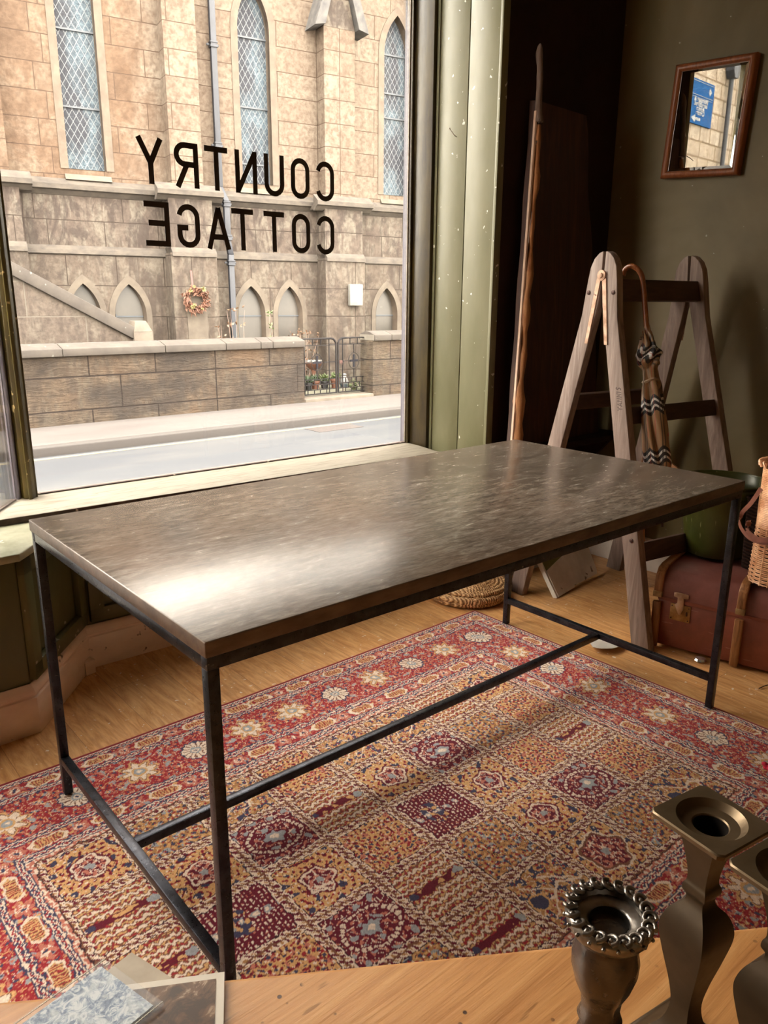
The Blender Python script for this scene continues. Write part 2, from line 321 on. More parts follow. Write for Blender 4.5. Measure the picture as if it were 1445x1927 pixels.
# skirtings
def skirt(name, pts, mat, h=.15, t=.018):
    mb = MB(); prof = [(0, 0), (t, 0), (t, h*.74), (t*.72, h*.76), (t*.72, h*.80), (t*.95, h*.82), (t*.6, h*.92), (t*.25, h), (0, h)]
    P = [Vector((x, y, 0)) for x, y in pts]; n = len(P); rings = []
    for i in range(n):
        d0 = (P[i]-P[i-1]).normalized() if i else (P[1]-P[0]).normalized(); d1 = (P[i+1]-P[i]).normalized() if i < n-1 else d0
        n0 = Vector((d0.y, -d0.x, 0)); n1 = Vector((d1.y, -d1.x, 0)); nn = (n0+n1).normalized(); k = 1/max(.3, nn.dot(n0))
        rings.append([P[i]+nn*k*a+Vector((0, 0, b)) for a, b in prof])
    m_ = len(prof); vs = [q for r in rings for q in r]
    fs = [(i*m_+j, (i+1)*m_+j, (i+1)*m_+(j+1) % m_, i*m_+(j+1) % m_) for i in range(n-1) for j in range(m_)]
    fs += [tuple(range(m_)), tuple((n-1)*m_+j for j in range(m_))[::-1]]
    mb.add(vs, fs); return struct(name, mb, mat, bevel=.0012, seg=1)
skirt('baseboard_bay', [(-.6, 1.238), (.046, 1.247), (.312, 1.562), (1.99, 1.527)], 'skirt', .155, .022)
skirt('baseboard_front', [(2.0, 1.25), (2.78, 1.25)], 'skirtwhite', .155, .022)
skirt('baseboard_right', [(2.78, 1.228), (2.78, -4.19)], 'skirtwhite', .155, .022)
mb = MB(); mb.prism([(.285, 1.49, .0), (.325, 1.500, .0), (.318, 1.533, .0), (.298, 1.535, 0)], (0, 0, .05)); tag(meshobj('wood_offcut', mb, 'skirt', bevel=.004), 'small chipped wooden block on the floor at the bay skirting corner', 'wood block')

# ================================================================== LETTERING
def stroke(mb, pts, w, closed, T):
    n = len(pts); L = []; R_ = []
    for i in range(n):
        p = Vector(pts[i]); a = Vector(pts[i-1]) if (i or closed) else None; b = Vector(pts[(i+1) % n]) if (i < n-1 or closed) else None
        d0 = (p-a).normalized() if a is not None else (b-p).normalized(); d1 = (b-p).normalized() if b is not None else d0
        n0 = Vector((-d0.y, d0.x)); n1 = Vector((-d1.y, d1.x)); nn = (n0+n1).normalized(); k = (w/2)/max(.35, nn.dot(n0))
        L.append(p+nn*k); R_.append(p-nn*k)
    for i in range(n if closed else n-1):
        j = (i+1) % n; mb.prism([T(L[i]), T(L[j]), T(R_[j]), T(R_[i])], (0, -.0008, 0))
sw = .0195; H_ = .151
def arc(cx, cy, r, a0, a1, n=10): return [(cx+r*math.cos(math.radians(a0+(a1-a0)*i/n)), cy+r*math.sin(math.radians(a0+(a1-a0)*i/n))) for i in range(n+1)]
def glyph(ch, wd):
    h = H_; e = sw/2; r = wd/2-e; c = wd/2
    if ch == 'O': return [(arc(c, h-e-r, r, 0, 180)+arc(c, e+r, r, 180, 360), True)]
    if ch == 'C': return [(arc(c, h-e-r, r, 12, 180)+arc(c, e+r, r, 180, 348), False)]
    if ch == 'U': return [([(e, h)]+arc(c, e+r, r, 180, 360)+[(wd-e, h)], False)]
    if ch == 'N': return [([(e, 0), (e, h)], False), ([(wd-e, 0), (wd-e, h)], False), ([(e, h-.006), (wd-e, .006)], False)]
    if ch == 'T': return [([(0, h-e), (wd, h-e)], False), ([(c, 0), (c, h-e)], False)]
    if ch == 'R':
        r2 = .0315; return [([(e, 0), (e, h-e)]+arc(wd-e-r2, h-e-r2, r2, 90, -90)+[(e, h-e-2*r2)], False), ([(c-.002, h-e-2*r2), (wd-e, 0)], False)]
    if ch == 'Y': return [([(e*.7, h), (c, h*.46)], False), ([(wd-e*.7, h), (c, h*.46)], False), ([(c, h*.5), (c, 0)], False)]
    if ch == 'A': return [([(e*.7, 0), (c, h-.004)], False), ([(wd-e*.7, 0), (c, h-.004)], False), ([(wd*.2, h*.29), (wd*.8, h*.29)], False)]
    if ch == 'G': return [(arc(c, h-e-r, r, 10, 180)+arc(c, e+r, r, 180, 360)+[(wd-e, h*.46), (wd*.52, h*.46)], False)]
    if ch == 'E': return [([(wd, h-e), (e, h-e), (e, e), (wd, e)], False), ([(e, h*.52), (wd*.85, h*.52)], False)]
lt = thing('window_lettering', 'dark brown capitals COUNTRY COTTAGE in two rows on the big window, reversed from inside', 'lettering', (1.14, WX(1.14)-.008, 1.434))
for row, z0, items in ((0, 1.641, (('C', 1.558, .090), ('O', 1.437, .088), ('U', 1.318, .090), ('N', 1.197, .094), ('T', 1.073, .094), ('R', .954, .094), ('Y', .819, .094))),
                       (1, 1.434, (('C', 1.557, .090), ('O', 1.436, .088), ('T', 1.313, .094), ('T', 1.173, .094), ('A', 1.070, .094), ('G', .947, .090), ('E', .829, .094)))):
    for ch, xr, wd in items:
        mb = MB()
        for pts, cl in glyph(ch, wd):
            stroke(mb, pts, sw, cl, lambda q, xr=xr, z0=z0: Vector((xr-q.x, WX(xr-q.x)-.0045, z0+q.y)))
        o = meshobj('letter_'+ch.lower(), mb, 'letter', lt)

# ================================================================== TABLE
L_, W_ = 1.747, .878; RZ = .009
tb = thing('dining_table', 'long rectangular table with mottled zinc top on a thin black steel frame', 'table', (L_/2, W_/2, 0))
mb = MB(); mb.box((0, 0, .722), (L_, W_, .750)); o = meshobj('tabletop', mb, ['tabletop', 'tableedge'], tb, bevel=.0025, autos=50)
for pl in o.data.polygons: pl.material_index = 0 if pl.normal.z > .7 else 1
i_ = .003; s_w = .021
for (x, y) in ((i_, i_), (L_-i_-s_w, i_), (i_, W_-i_-s_w), (L_-i_-s_w, W_-i_-s_w)):
    meshobj('leg', MB().box((x, y, RZ), (x+s_w, y+s_w, .699)), 'iron', tb, bevel=.0015)
mb = MB(); mb.box((i_, i_, .699), (L_-i_, i_+s_w, .7215)); mb.box((i_, W_-i_-s_w, .699), (L_-i_, W_-i_, .7215)); mb.box((i_, i_+s_w, .699), (i_+s_w, W_-i_-s_w, .7215)); mb.box((L_-i_-s_w, i_+s_w, .699), (L_-i_, W_-i_-s_w, .7215))
meshobj('apron_frame', mb, 'iron', tb, bevel=.001)
for x in (i_, L_-i_-s_w): meshobj('end_stretcher', MB().box((x, i_+s_w, .098), (x+s_w, W_-i_-s_w, .119)), 'iron', tb, bevel=.0015)
meshobj('long_stretcher', MB().box((i_+s_w, W_/2-.0105, .097), (L_-i_-s_w, W_/2+.0105, .118)), 'iron', tb, bevel=.0015)

# ================================================================== RUG
def fld(nx, ny, sc, seed, asp=1.0):
    r = np.random.RandomState(seed); g = r.randn(ny, nx)
    fx = np.fft.rfftfreq(nx)[None, :]; fy = np.fft.fftfreq(ny)[:, None]
    k = np.sqrt((fx*asp)**2+fy**2); flt = np.exp(-((k-1.0/sc)/(0.45/sc))**2)
    q = np.fft.irfft2(np.fft.rfft2(g)*flt, s=(ny, nx)); return q/q.std()
def rug():
    LX, LY, st = 2.26, 1.665, .0026
    nx, ny = int(LX/st)+1, int(LY/st)+1
    X, Y = np.meshgrid(np.linspace(0, LX, nx), np.linspace(0, LY, ny))
    P = {k: np.array(v) for k, v in dict(red=(.33, .022, .030), wine=(.135, .008, .022), cream=(.76, .62, .50), gold=(.64, .36, .155), ochre=(.43, .21, .08), navy=(.055, .050, .10),
         grey=(.33, .34, .36), brown=(.20, .08, .045), rose=(.52, .17, .12), dark=(.045, .012, .018)).items()}
    col = np.zeros((ny, nx, 3)); col[:] = P['red']
    def put(mask, c): col[mask] = P[c]
    f1 = fld(nx, ny, 9, 1); f2 = fld(nx, ny, 7, 2); f3 = fld(nx, ny, 14, 3); f4 = fld(nx, ny, 5, 4); wob = fld(nx, ny, 22, 5)*.0016
    dx = np.minimum(X, LX-X); dy = np.minimum(Y, LY-Y); d = np.minimum(dx, dy)
    horiz = dy < dx; s = np.where(horiz, X, Y)
    wX = fld(nx, ny, 16, 21)*.0017+fld(nx, ny, 6, 23)*.0009; wY = fld(nx, ny, 16, 22)*.0017+fld(nx, ny, 6, 24)*.0009; X0, Y0 = X, Y; X = X+wX*(d > .03); Y = Y+wY*(d > .03)
    dx = np.minimum(X, LX-X); dy = np.minimum(Y, LY-Y); d = np.where(d > .03, np.minimum(dx, dy), d); horiz = dy < dx; s = np.where(horiz, X, Y)
    Ls = np.where(horiz, LX, LY); s = np.minimum(s, Ls-s)       # measured from the nearer corner
    def vines(mask, ground, a='cream', b='gold', c='navy', t=.22):
        put(mask, ground)
        put(mask & (f3 > 1.05), c if c != 'navy' else 'grey'); put(mask & (f2 > 1.0), b); put(mask & (np.abs(f1) < t), a)
        put(mask & (f4 > 1.5), 'rose'); put(mask & (f2 < -1.45), c)
    def guard(lo, hi):
        m_ = (d >= lo) & (d < hi); put(m_, 'cream'); ph = np.sin(s*2*PI/.022+np.sin(s*40)*.6)
        cn = (d-(lo+hi)/2)/((hi-lo)/2)
        put(m_ & (np.abs(cn-ph*.45) < .32), 'navy'); put(m_ & (np.abs(cn+ph*.45) < .22), 'red'); put((d >= lo-.0035) & (d < lo), 'navy'); put((d >= hi) & (d < hi+.0035), 'navy')
    def cartouche(lo, hi, ph):
        m_ = (d >= lo) & (d < hi); vines(m_, 'red', 'rose', 'gold', 'navy', .13)
        c = (lo+hi)/2; u = ((s+ph) % .148)-.074; v = d-c; hh = (hi-lo)*.38
        e = np.maximum(np.abs(v)/hh, (np.abs(u)+np.abs(v)*.7)/.046)
        put(m_ & (e < 1.0), 'cream'); put(m_ & (e < .80), 'brown'); put(m_ & (e < .80) & ((np.abs(f4) < .45) | (np.sin(u*2*PI/.008) > .35)), 'gold'); put(m_ & (e < .7) & (np.sin(u*2*PI/.008) < -.55), 'red')
        uu = ((s+ph+.074) % .148)-.074; q = np.hypot(uu, v)
        put(m_ & (q < .020+.006*np.sin(6*np.arctan2(v, uu))), 'rose'); put(m_ & (q < .014) & (np.abs(f4) < .6), 'cream'); put(m_ & (q < .005), 'navy')
    guard(.018, .033); cartouche(.0365, .082, .02); guard(.0855, .100)
    m_ = (d >= .1035) & (d < .268); vines(m_, 'red', 'gold', 'rose', 'navy', .17); 
    put(m_ & (np.abs(f1-.1) < .045), 'cream')
    for off, kind in ((0, 0), (.17, 1)):
        u = ((s-.20+off+.17) % .34)-.17; v = d-.186; q = np.hypot(u, v*1.02); a = np.arctan2(v, u)
        R0 = .041*(1+.055*np.cos(14*a)) if kind == 0 else .036*(1+.30*np.cos(8*a))
        ok = m_ & (s > .16)
        if kind == 0:
            put(ok & (q < R0+.005), 'navy'); put(ok & (q < R0), 'cream'); put(ok & (q < R0*.96) & (q > .012) & (np.cos(14*a) < -.55), 'brown'); put(ok & (q < .016), 'grey'); put(ok & (q < .009), 'cream'); put(ok & (q < .004), 'navy')
        else:
            put(ok & (q < R0+.012), 'gold'); put(ok & (q < R0+.004), 'brown'); put(ok & (q < R0), 'cream'); put(ok & (q < .022), 'gold'); put(ok & (q < .015), 'grey'); put(ok & (q < .007), 'cream')
    guard(.2715, .2865); cartouche(.290, .338, .09); guard(.3415, .357)
    put((d >= .3605) & (d < .372), 'rose'); put((d >= .3605) & (d < .372) & (f4 > .2), 'cream'); put((d >= .372) & (d < .3745), 'dark')
    # garden panels
    fx0, fy0 = .375, .375; nxp, nyp = 8, 5; pw = (LX-2*fx0)/nxp; ph = (LY-2*fy0)/nyp
    K = ['GSTTFTKG', 'FKMGSMGS', 'SFGDFGDS', 'FMGKSMFD', 'TKRTSKTG']
    fm = d >= .3745
    ci = np.clip(((X-fx0)/pw).astype(int), 0, nxp-1); cj = np.clip(((Y-fy0)/ph).astype(int), 0, nyp-1)
    U = (X-fx0)/pw-ci-.5; V = (Y-fy0)/ph-cj-.5
    for j in range(nyp):
        for i in range(nxp):
            k = K[j][i]; sl2 = np.s_[max(0, int((fy0+j*ph)/st)-1):int((fy0+(j+1)*ph)/st)+3, max(0, int((fx0+i*pw)/st)-1):int((fx0+(i+1)*pw)/st)+3]
            C_ = fm[sl2] & (ci[sl2] == i) & (cj[sl2] == j); u = U[sl2]; v = V[sl2]; g1, g2, g3, g4 = f1[sl2], f2[sl2], f3[sl2], f4[sl2]; cc = col[sl2]
            def p(mask, c): cc[C_ & mask] = P[c]
            T_ = np.ones_like(C_); q = np.hypot(u, v); a = np.arctan2(v, u)
            if k == 'D':
                p(T_, 'wine'); dots = (np.abs(((u*17) % 1)-.5) < .20) & (np.abs(((v*15+np.floor(u*17)*.5) % 1)-.5) < .27); p(dots, 'cream'); p(dots & (g4 > .6), 'rose')
                arch = (u > -.05) & (np.abs(v) < .10+.12*np.sin(np.clip(u+.1, 0, 1)*9)); p(arch & (np.abs(v) > .02) & (g3 > -.3), 'navy'); p(arch & (g1 > .7), 'gold'); p((np.abs(v) < .05) & (np.sin(u*38) > .2), 'grey'); p((np.abs(v) < .03) & (np.sin(u*38) > .7), 'cream')
            elif k == 'S':
                p(T_, 'brown'); ww = v*9+.16*np.sin(u*60); l = np.abs((ww % 1)-.5); p(l > .34, 'cream'); p((l < .2) & (g4 > .1), 'gold'); p((l < .25) & (g4 < -.5), 'red')
                p((np.abs(v) < .055) & (np.abs(u) < .40), 'wine'); p((np.abs(v) < .04) & (g3 > .8), 'gold'); p((np.hypot(u+.36, v) < .06), 'grey'); p((np.hypot(u-.36, v) < .05), 'navy')
            elif k == 'M':
                p(T_, 'wine'); p(g2 > .7, 'rose'); p(np.abs(g1) < .16, 'cream'); p(g3 > 1.1, 'grey'); e = np.hypot(u/1.0, v/.78)
                p(np.abs(e-.36) < .055, 'wine'); p((np.abs(e-.36) < .026) & (np.sin(a*30) > -.6), 'cream'); p(e < .16, 'wine'); p(e < .13+.02*np.cos(6*a), 'grey'); p(e < .06, 'cream')
            elif k in 'GR':
                p(T_, 'gold'); p(g2 > .65, 'red'); p(g2 > 1.2, 'wine'); p(g3 < -1.2, 'navy'); p(np.abs(g1-.2) < .07, 'dark'); p(g4 > 1.4, 'cream')
                e = q*(1+.10*np.cos(5*a)); lim = .24 if k == 'G' else .34
                p(e < lim, 'wine' if k == 'G' else 'cream'); p(e < lim-.025, 'cream' if k == 'G' else 'brown'); p(e < lim-.06, 'wine'); p((e < lim-.06) & (g2 > .2), 'rose'); p((e < lim-.07) & (np.abs(g1) < .2), 'cream'); p(e < .055, 'grey')
            elif k == 'T':
                p(T_, 'ochre'); p((g3 > .1), 'navy'); p((g2 > .5), 'gold'); p(np.abs(g1) < .13, 'cream'); p(g4 > 1.3, 'red')
                p(np.abs(v-.06*np.sin(u*14)) < .022, 'cream')
                for sg in (-1, 1):
                    for kx in (-.3, 0, .3): p((np.abs(v-sg*(u-kx)*.9) < .016) & (sg*v > 0) & (sg*v < .3), 'cream')
                p(np.hypot(u-.3, v) < .12, 'navy'); p(np.abs(np.hypot(u-.3, v)-.12) < .015, 'gold')
            elif k == 'K':
                p(T_, 'ochre'); p(g3 > .75, 'grey'); p(g2 > .6, 'gold'); p(g2 < -.9, 'navy'); p(np.abs(g1) < .08, 'dark'); p(g4 > 1.2, 'red'); p(g4 < -1.6, 'cream')
            else:
                p(T_, 'gold'); p(g2 > .75, 'red'); p(g3 > 1.1, 'rose'); p(g4 > 1.1, 'wine'); p(np.abs(g1) < .06, 'brown'); p(g2 < -1.3, 'navy'); p(g4 < -1.5, 'cream')
            eu = (.5-np.abs(u))*pw; ev = (.5-np.abs(v))*ph; eb = np.minimum(eu, ev)
            p(eb < .0145, 'dark'); p(eb < .0125, 'cream'); rr = np.sin((u*pw+v*ph)*2*PI/.021); p((eb < .0105) & (rr > .45), 'wine'); p((eb < .008) & (rr < -.75), 'ochre'); p(eb < .0022, 'brown')
    put(d < .018, 'red'); col[d < .018] *= .72
    col *= (1+.10*np.random.RandomState(3).randn(ny, nx)[..., None]).clip(.7, 1.3)
    col = col.clip(0.002, 1)
    X, Y = X0, Y0
    ang = math.radians(.6); Z = RZ-.0015+.0011*fld(nx, ny, 170, 8, .4)*np.clip(d/.1, .2, 1); Z -= np.clip(.010-d, 0, .01)*.45; Z = np.clip(Z, .0025, RZ+.0004)
    # local frame: origin at the rug's far corner under the window, x towards the shop door
    c_, s__ = math.cos(ang), math.sin(ang)
    e1 = (-c_, -s__); e2 = (s__, -c_)
    wx = X*e1[0]+Y*e2[0]+.0018*np.sin(X*3.1+1); wy = X*e1[1]+Y*e2[1]-.012*np.sin(X/LX*PI)*(1-Y/LY)
    me = bpy.data.meshes.new('rug'); nv = nx*ny; me.vertices.add(nv)
    me.vertices.foreach_set('co', np.stack([wx, wy, Z], -1).reshape(-1).astype(np.float32))
    ii = np.arange(nv).reshape(ny, nx); qd = np.stack([ii[:-1, :-1], ii[1:, :-1], ii[1:, 1:], ii[:-1, 1:]], -1).reshape(-1, 4)
    nf = len(qd); me.loops.add(nf*4); me.polygons.add(nf); me.loops.foreach_set('vertex_index', qd.reshape(-1).astype(np.int32))
    me.polygons.foreach_set('loop_start', (np.arange(nf)*4).astype(np.int32)); me.polygons.foreach_set('use_smooth', np.ones(nf, bool))
    at = me.color_attributes.new('pile', 'FLOAT_COLOR', 'POINT')
    at.data.foreach_set('color', np.concatenate([col, np.ones((ny, nx, 1))], -1).reshape(-1).astype(np.float32))
    me.update(calc_edges=True)
    o = bpy.data.objects.new('rug', me); COL.objects.link(o); o.location = (1.743, 1.046, 0)
    m = N('rug_pile'); a = m.n('ShaderNodeAttribute', attribute_name='pile'); n = m.noise(m.mapv(), 420, 2)
    m.bsdf(a.outputs['Color'], .95, 0, m.bump(n, .5, .003), .08, Sheen_Weight=.12); me.materials.append(m.m)
    tag(o, 'large red and gold oriental garden carpet with flowered borders under the table', 'rug')
rug()

# ================================================================== MIRROR
M['walnutbead'] = M['mirrorframe']
mr = thing('wall_mirror', 'small rectangular mirror in a reddish-brown wooden frame on the olive wall', 'mirror', (2.755, .797, 1.76))
cy, cz, hw, hh, ro = .797, 1.9725, .168, .2175, math.radians(-3.2)
MT = math.radians(1.5)
def mp(a, b, x): # a: right in the picture (-y), b up; the left side stands off the wall a little
    return Vector((x-.010-(.168-a)*math.sin(MT)+(2.779-2.779), cy-(a*math.cos(ro)-b*math.sin(ro)), cz+(a*math.sin(ro)+b*math.cos(ro))))
fwid = .027; prof = [(0, 2.779), (0, 2.752), (.004, 2.745), (.011, 2.741), (.019, 2.743), (.024, 2.748), (fwid, 2.752), (fwid, 2.779)]
mb = MB(); vs = []
for sx_, sz_ in ((-1, -1), (1, -1), (1, 1), (-1, 1)):
    for t, x in prof: vs.append(mp(sx_*(hw-t), sz_*(hh-t), x))
k = len(prof); fs = [(i*k+j, ((i+1) % 4)*k+j, ((i+1) % 4)*k+(j+1) % k, i*k+(j+1) % k) for i in range(4) for j in range(k)]
mb.add(vs, fs); meshobj('frame', mb, 'mirrorframe', mr, smooth=True, autos=50)
iw, ih, bv = hw-fwid+.002, hh-fwid+.002, .013
mb = MB(); o4 = [mp(a*iw, b*ih, 2.7555) for a, b in ((-1, -1), (1, -1), (1, 1), (-1, 1))]; i4 = [mp(a*(iw-bv), b*(ih-bv), 2.7535) for a, b in ((-1, -1), (1, -1), (1, 1), (-1, 1))]
bk = [mp(a*iw, b*ih, 2.766) for a, b in ((-1, -1), (1, -1), (1, 1), (-1, 1))]
mb.add(o4+i4+bk, [(4, 5, 6, 7)]+[(i, (i+1) % 4, 4+(i+1) % 4, 4+i) for i in range(4)]+[(i, (i+1) % 4, 8+(i+1) % 4, 8+i) for i in range(4)]+[(11, 10, 9, 8)])
meshobj('bevelled_glass', mb, 'mirror', mr)

# ================================================================== SHELF, SLAB
sh = thing('wall_shelf', 'dark low shelf across the front wall carrying the waney slab', 'shelf', (2.4, 1.15, 0))
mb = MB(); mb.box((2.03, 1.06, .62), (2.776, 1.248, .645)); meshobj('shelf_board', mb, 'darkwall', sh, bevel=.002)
for x in (2.10, 2.70): meshobj('bracket', MB().prism([(x, 1.247, .62), (x, 1.247, .45), (x, 1.235, .45), (x, 1.09, .62)], (.02, 0, 0)), 'darkwall', sh)
sb = thing('waney_slab', 'tall rough-sawn timber slab with bark edge leaning in the dark corner beside the window', 'timber slab', (2.3, 1.12, .646))
def lerp(a, b, t): return a+(b-a)*t
mb = MB(); Lp = []; Rp = []
for i in range(19):
    t = i/18; z = lerp(.648, 2.02, t); Lp.append(Vector((lerp(2.030, 2.152, t)+.003*math.sin(i*1.3), lerp(1.128, 1.196, t), z)))
    Rp.append(Vector((lerp(2.66, 2.475, t)+.008*math.sin(i*1.1+2), lerp(1.135, 1.196, t), z+(0 if i < 18 else -.01+.0))))
th_ = Vector((0, .036, .004)); n_ = 19
vs = Lp+Rp+[q+th_ for q in Lp]+[q+th_ for q in Rp]
fs = [(i, n_+i, n_+i+1, i+1) for i in range(18)]+[(2*n_+i, 2*n_+i+1, 3*n_+i+1, 3*n_+i) for i in range(18)]+[(i, i+1, 2*n_+i+1, 2*n_+i) for i in range(18)]+[(n_+i, 3*n_+i, 3*n_+i+1, n_+i+1) for i in range(18)]+[(0, 2*n_, 3*n_, n_), (n_-1, 2*n_-1, 4*n_-1, 3*n_-1)]
mb.add(vs, fs); meshobj('sawn_board', mb, 'slab', sb, smooth=True)
mb = MB(); P_ = []; R__ = []
for i in range(28):
    t = i/27; z = lerp(.655, 1.93, t); P_.append((lerp(2.046, 2.163, t)+.0035*math.sin(i*.9)+.002*math.sin(i*2.3), lerp(1.122, 1.190, t), z)); R__.append(1.45*(.0145+.004*math.sin(i*1.7+1)+.003*math.sin(i*.6))*(1-.45*t))
mb.tube(P_, R__, 9); meshobj('bark_edge', mb, 'bark', sb, smooth=True, autos=60)
mb = MB(); mb.tube([(lerp(2.024, 2.147, t), lerp(1.128, 1.196, t), lerp(.655, 1.98, t)) for t in [i/20 for i in range(21)]], [.008]*21, 6); meshobj('pale_left_edge', mb, 'paleedge', sb, smooth=True, autos=60)  # pale strip along the slab's left edge
mb = MB(); mb.tube(catmull([(2.158, 1.19, 1.94), (2.157, 1.192, 2.00), (2.160, 1.195, 2.06), (2.163, 1.20, 2.13), (2.160, 1.205, 2.185), (2.166, 1.208, 2.225)], 6), [.020, .021, .019, .016, .015, .0145, .014, .0135, .013, .013, .0125, .0125, .012, .012, .012, .0125, .013, .0125, .012, .012, .012, .013, .0135, .014, .014, .0135, .012, .011, .009, .006, .002], 9)
meshobj('branch_stub', mb, 'twig', sb, smooth=True, autos=60)
for pts in ([(2.125, 1.17, 1.60), (2.10, 1.15, 1.597), (2.075, 1.13, 1.57), (2.055, 1.12, 1.52), (2.048, 1.115, 1.475)], [(2.15, 1.18, 1.95), (2.13, 1.16, 1.937), (2.11, 1.15, 1.925)], [(2.14, 1.18, 1.86), (2.12, 1.16, 1.863), (2.10, 1.15, 1.857)]):
    meshobj('twig', MB().tube(catmull(pts, 5), .0016, 5), 'twig', sb, smooth=True)

# ================================================================== TRESTLE LADDER
ld = thing('trestle_ladder', 'old wooden A-frame trestle ladder with grey paint-spattered stiles and dark rungs', 'ladder', (2.3, .69, 0))
L1, L2, R1, R2 = (Vector(q) for q in ((2.036, 1.079, 0), (1.955, .397, 0), (2.681, .983, 0), (2.599, .301, 0)))
AL, AR = Vector((2.017, .735, 1.419)), Vector((2.520, .660, 1.422)); ex_ = (AR-AL).normalized()
M['rust'] = generic('rusty_iron_strap', (.36, .20, .12), (.62, .42, .30), 30, rough=.6, metal=.2, specks=((.12, .05, .03), 30))
M['rustdark'] = plain('dark_iron', (.06, .03, .025), .5, .6)
def frame2(F1, F2, A):
    mid = (F1+F2)/2; g = (F2-F1).normalized(); hw_ = (F2-F1).length/2; up = (A-mid)/A.z
    return (lambda a, z, e=0.0: mid+g*a+up*z+ex_*e), hw_
def stile(sgn, F, hw_, e0, e1):
    o = .026; T = 1.43
    P = [(hw_-.045, 0), (hw_+.036, 0), (.085, 1.20), (.068, 1.33), (.060, 1.375), (.045, 1.405), (.024, 1.424), (.006, T), (.003, 1.30), (.010, 1.24)]
    mb = MB(); mb.prism([F(sgn*a, z, e0) for a, z in P], ex_*(e1-e0)); return mb
for F1, F2, A, e0, side in ((L1, L2, AL, 0, 0), (R1, R2, AR, -.034, 1)):
    F, hw_ = frame2(F1, F2, A)
    for sgn in (1, -1): meshobj('stile', stile(sgn, F, hw_, e0, e0+.034), 'ladder', ld, bevel=.004)
FL, hL = frame2(L1, L2, AL); FR, hR = frame2(R1, R2, AR)
def rung(sgn, z, hh_=.062, ca=0.0):
    gl = lambda zz, hw_: sgn*(hw_*(1-zz/1.36)+.028*(zz/1.36))
    a = FL(gl(z, hL), z, .034); b = FR(gl(z, hR), z, -.034); a2 = FL(gl(z+hh_, hL), z+hh_, .034); b2 = FR(gl(z+hh_, hR), z+hh_, -.034)
    d = (b-a).normalized(); u = (a2-a).normalized(); nn = d.cross(u).normalized()*.024
    mb = MB(); mb.add([a-nn*.5, b-nn*.5, b2-nn*.5, a2-nn*.5, a+nn*.5, b+nn*.5, b2+nn*.5, a2+nn*.5], [(3, 2, 1, 0), (4, 5, 6, 7), (0, 1, 5, 4), (1, 2, 6, 5), (2, 3, 7, 6), (3, 0, 4, 7)])
    meshobj('rung', mb, 'rungdark', ld, bevel=.003)
for z, h_ in ((.315, .07), (.815, .062), (1.255, .075)): rung(1, z, h_)
for z, h_ in ((.36, .07), (.835, .062), (1.255, .075)): rung(-1, z, h_)
def strap(F, eo, sg_, sd):   # iron straps on the outer faces, pivot at the top
    up = lambda a, z, e: F(a, z, eo+sg_*e)
    for s__ in (1, -1):
        a0 = (s__*.012, 1.335); a1 = (s__*(.030+.017), 1.10)
        mb = MB(); P = [(a0[0]-.009, a0[1]), (a0[0]+.009, a0[1]), (a1[0]+.007, a1[1]), (a1[0]-.007, a1[1])]
        mb.prism([up(x, z, .0005) for x, z in P], ex_*sg_*.004); meshobj('hinge_strap', mb, 'rust', ld)
    mb = MB(); c = up(0, 1.345, 0); R_ = Matrix.Translation(c) @ ex_.to_track_quat('Z', 'Y').to_matrix().to_4x4()
    mb.lathe([(.019, 0), (.019, sg_*.007), (.010, sg_*.009), (.009, sg_*.013), (.004, sg_*.015)], 20, R_); meshobj('pivot', mb, 'rust', ld, smooth=True)
strap(FL, 0, -1, 0); strap(FR, 0, 1, 0)
for F, hw_ in ((FL, hL),):
    for sg_ in (1, -1):
        for z in (.585, .40, 1.285) if sg_ == 1 else (.60, 1.285):
            a = sg_*(hw_*(1-z/1.36)+.030*(z/1.36)) if z < 1 else sg_*.058
            R_ = Matrix.Translation(F(a, z, -.0008)) @ ex_.to_track_quat('Z', 'Y').to_matrix().to_4x4()
            meshobj('bolt', MB().lathe([(.008, 0), (.008, -.002), (.004, -.004)], 12, R_), 'rustdark', ld, smooth=True)
# hand-written letters running up the front stile
def handletter(pts_list, z0, a0):
    mb = MB()
    for pts in pts_list:
        q = []
        for (u, v) in pts:   # u along reading direction (upwards), v across (top of letter towards the left)
            z = z0+u; a = hL*(1-z/1.36)+.030*(z/1.36)+a0-v; q.append(FL(a, z, -.0006))
        mb.tube(q, .0010, 5)
    return mb
gl_ = dict(Y=[[(0, .022), (.006, .011), (.012, .022)], [(.006, .011), (.007, 0)]], A=[[(0, 0), (.006, .022), (.012, 0)], [(.003, .009), (.009, .009)]], N=[[(0, 0), (0, .022), (.010, 0), (.010, .022)]], I=[[(0, 0), (0, .022)]], S=[[(.009, .019), (.004, .022), (.001, .016), (.008, .007), (.005, 0), (0, .003)]])
mb = MB(); z = .868
for ch in 'YANNIS':
    h = handletter(gl_[ch], z, .008); mb.add(h.v, h.f); z += .008 if ch == 'I' else .0165
meshobj('handwriting', mb, plain('faded_ink', (.045, .028, .035), .8), ld)

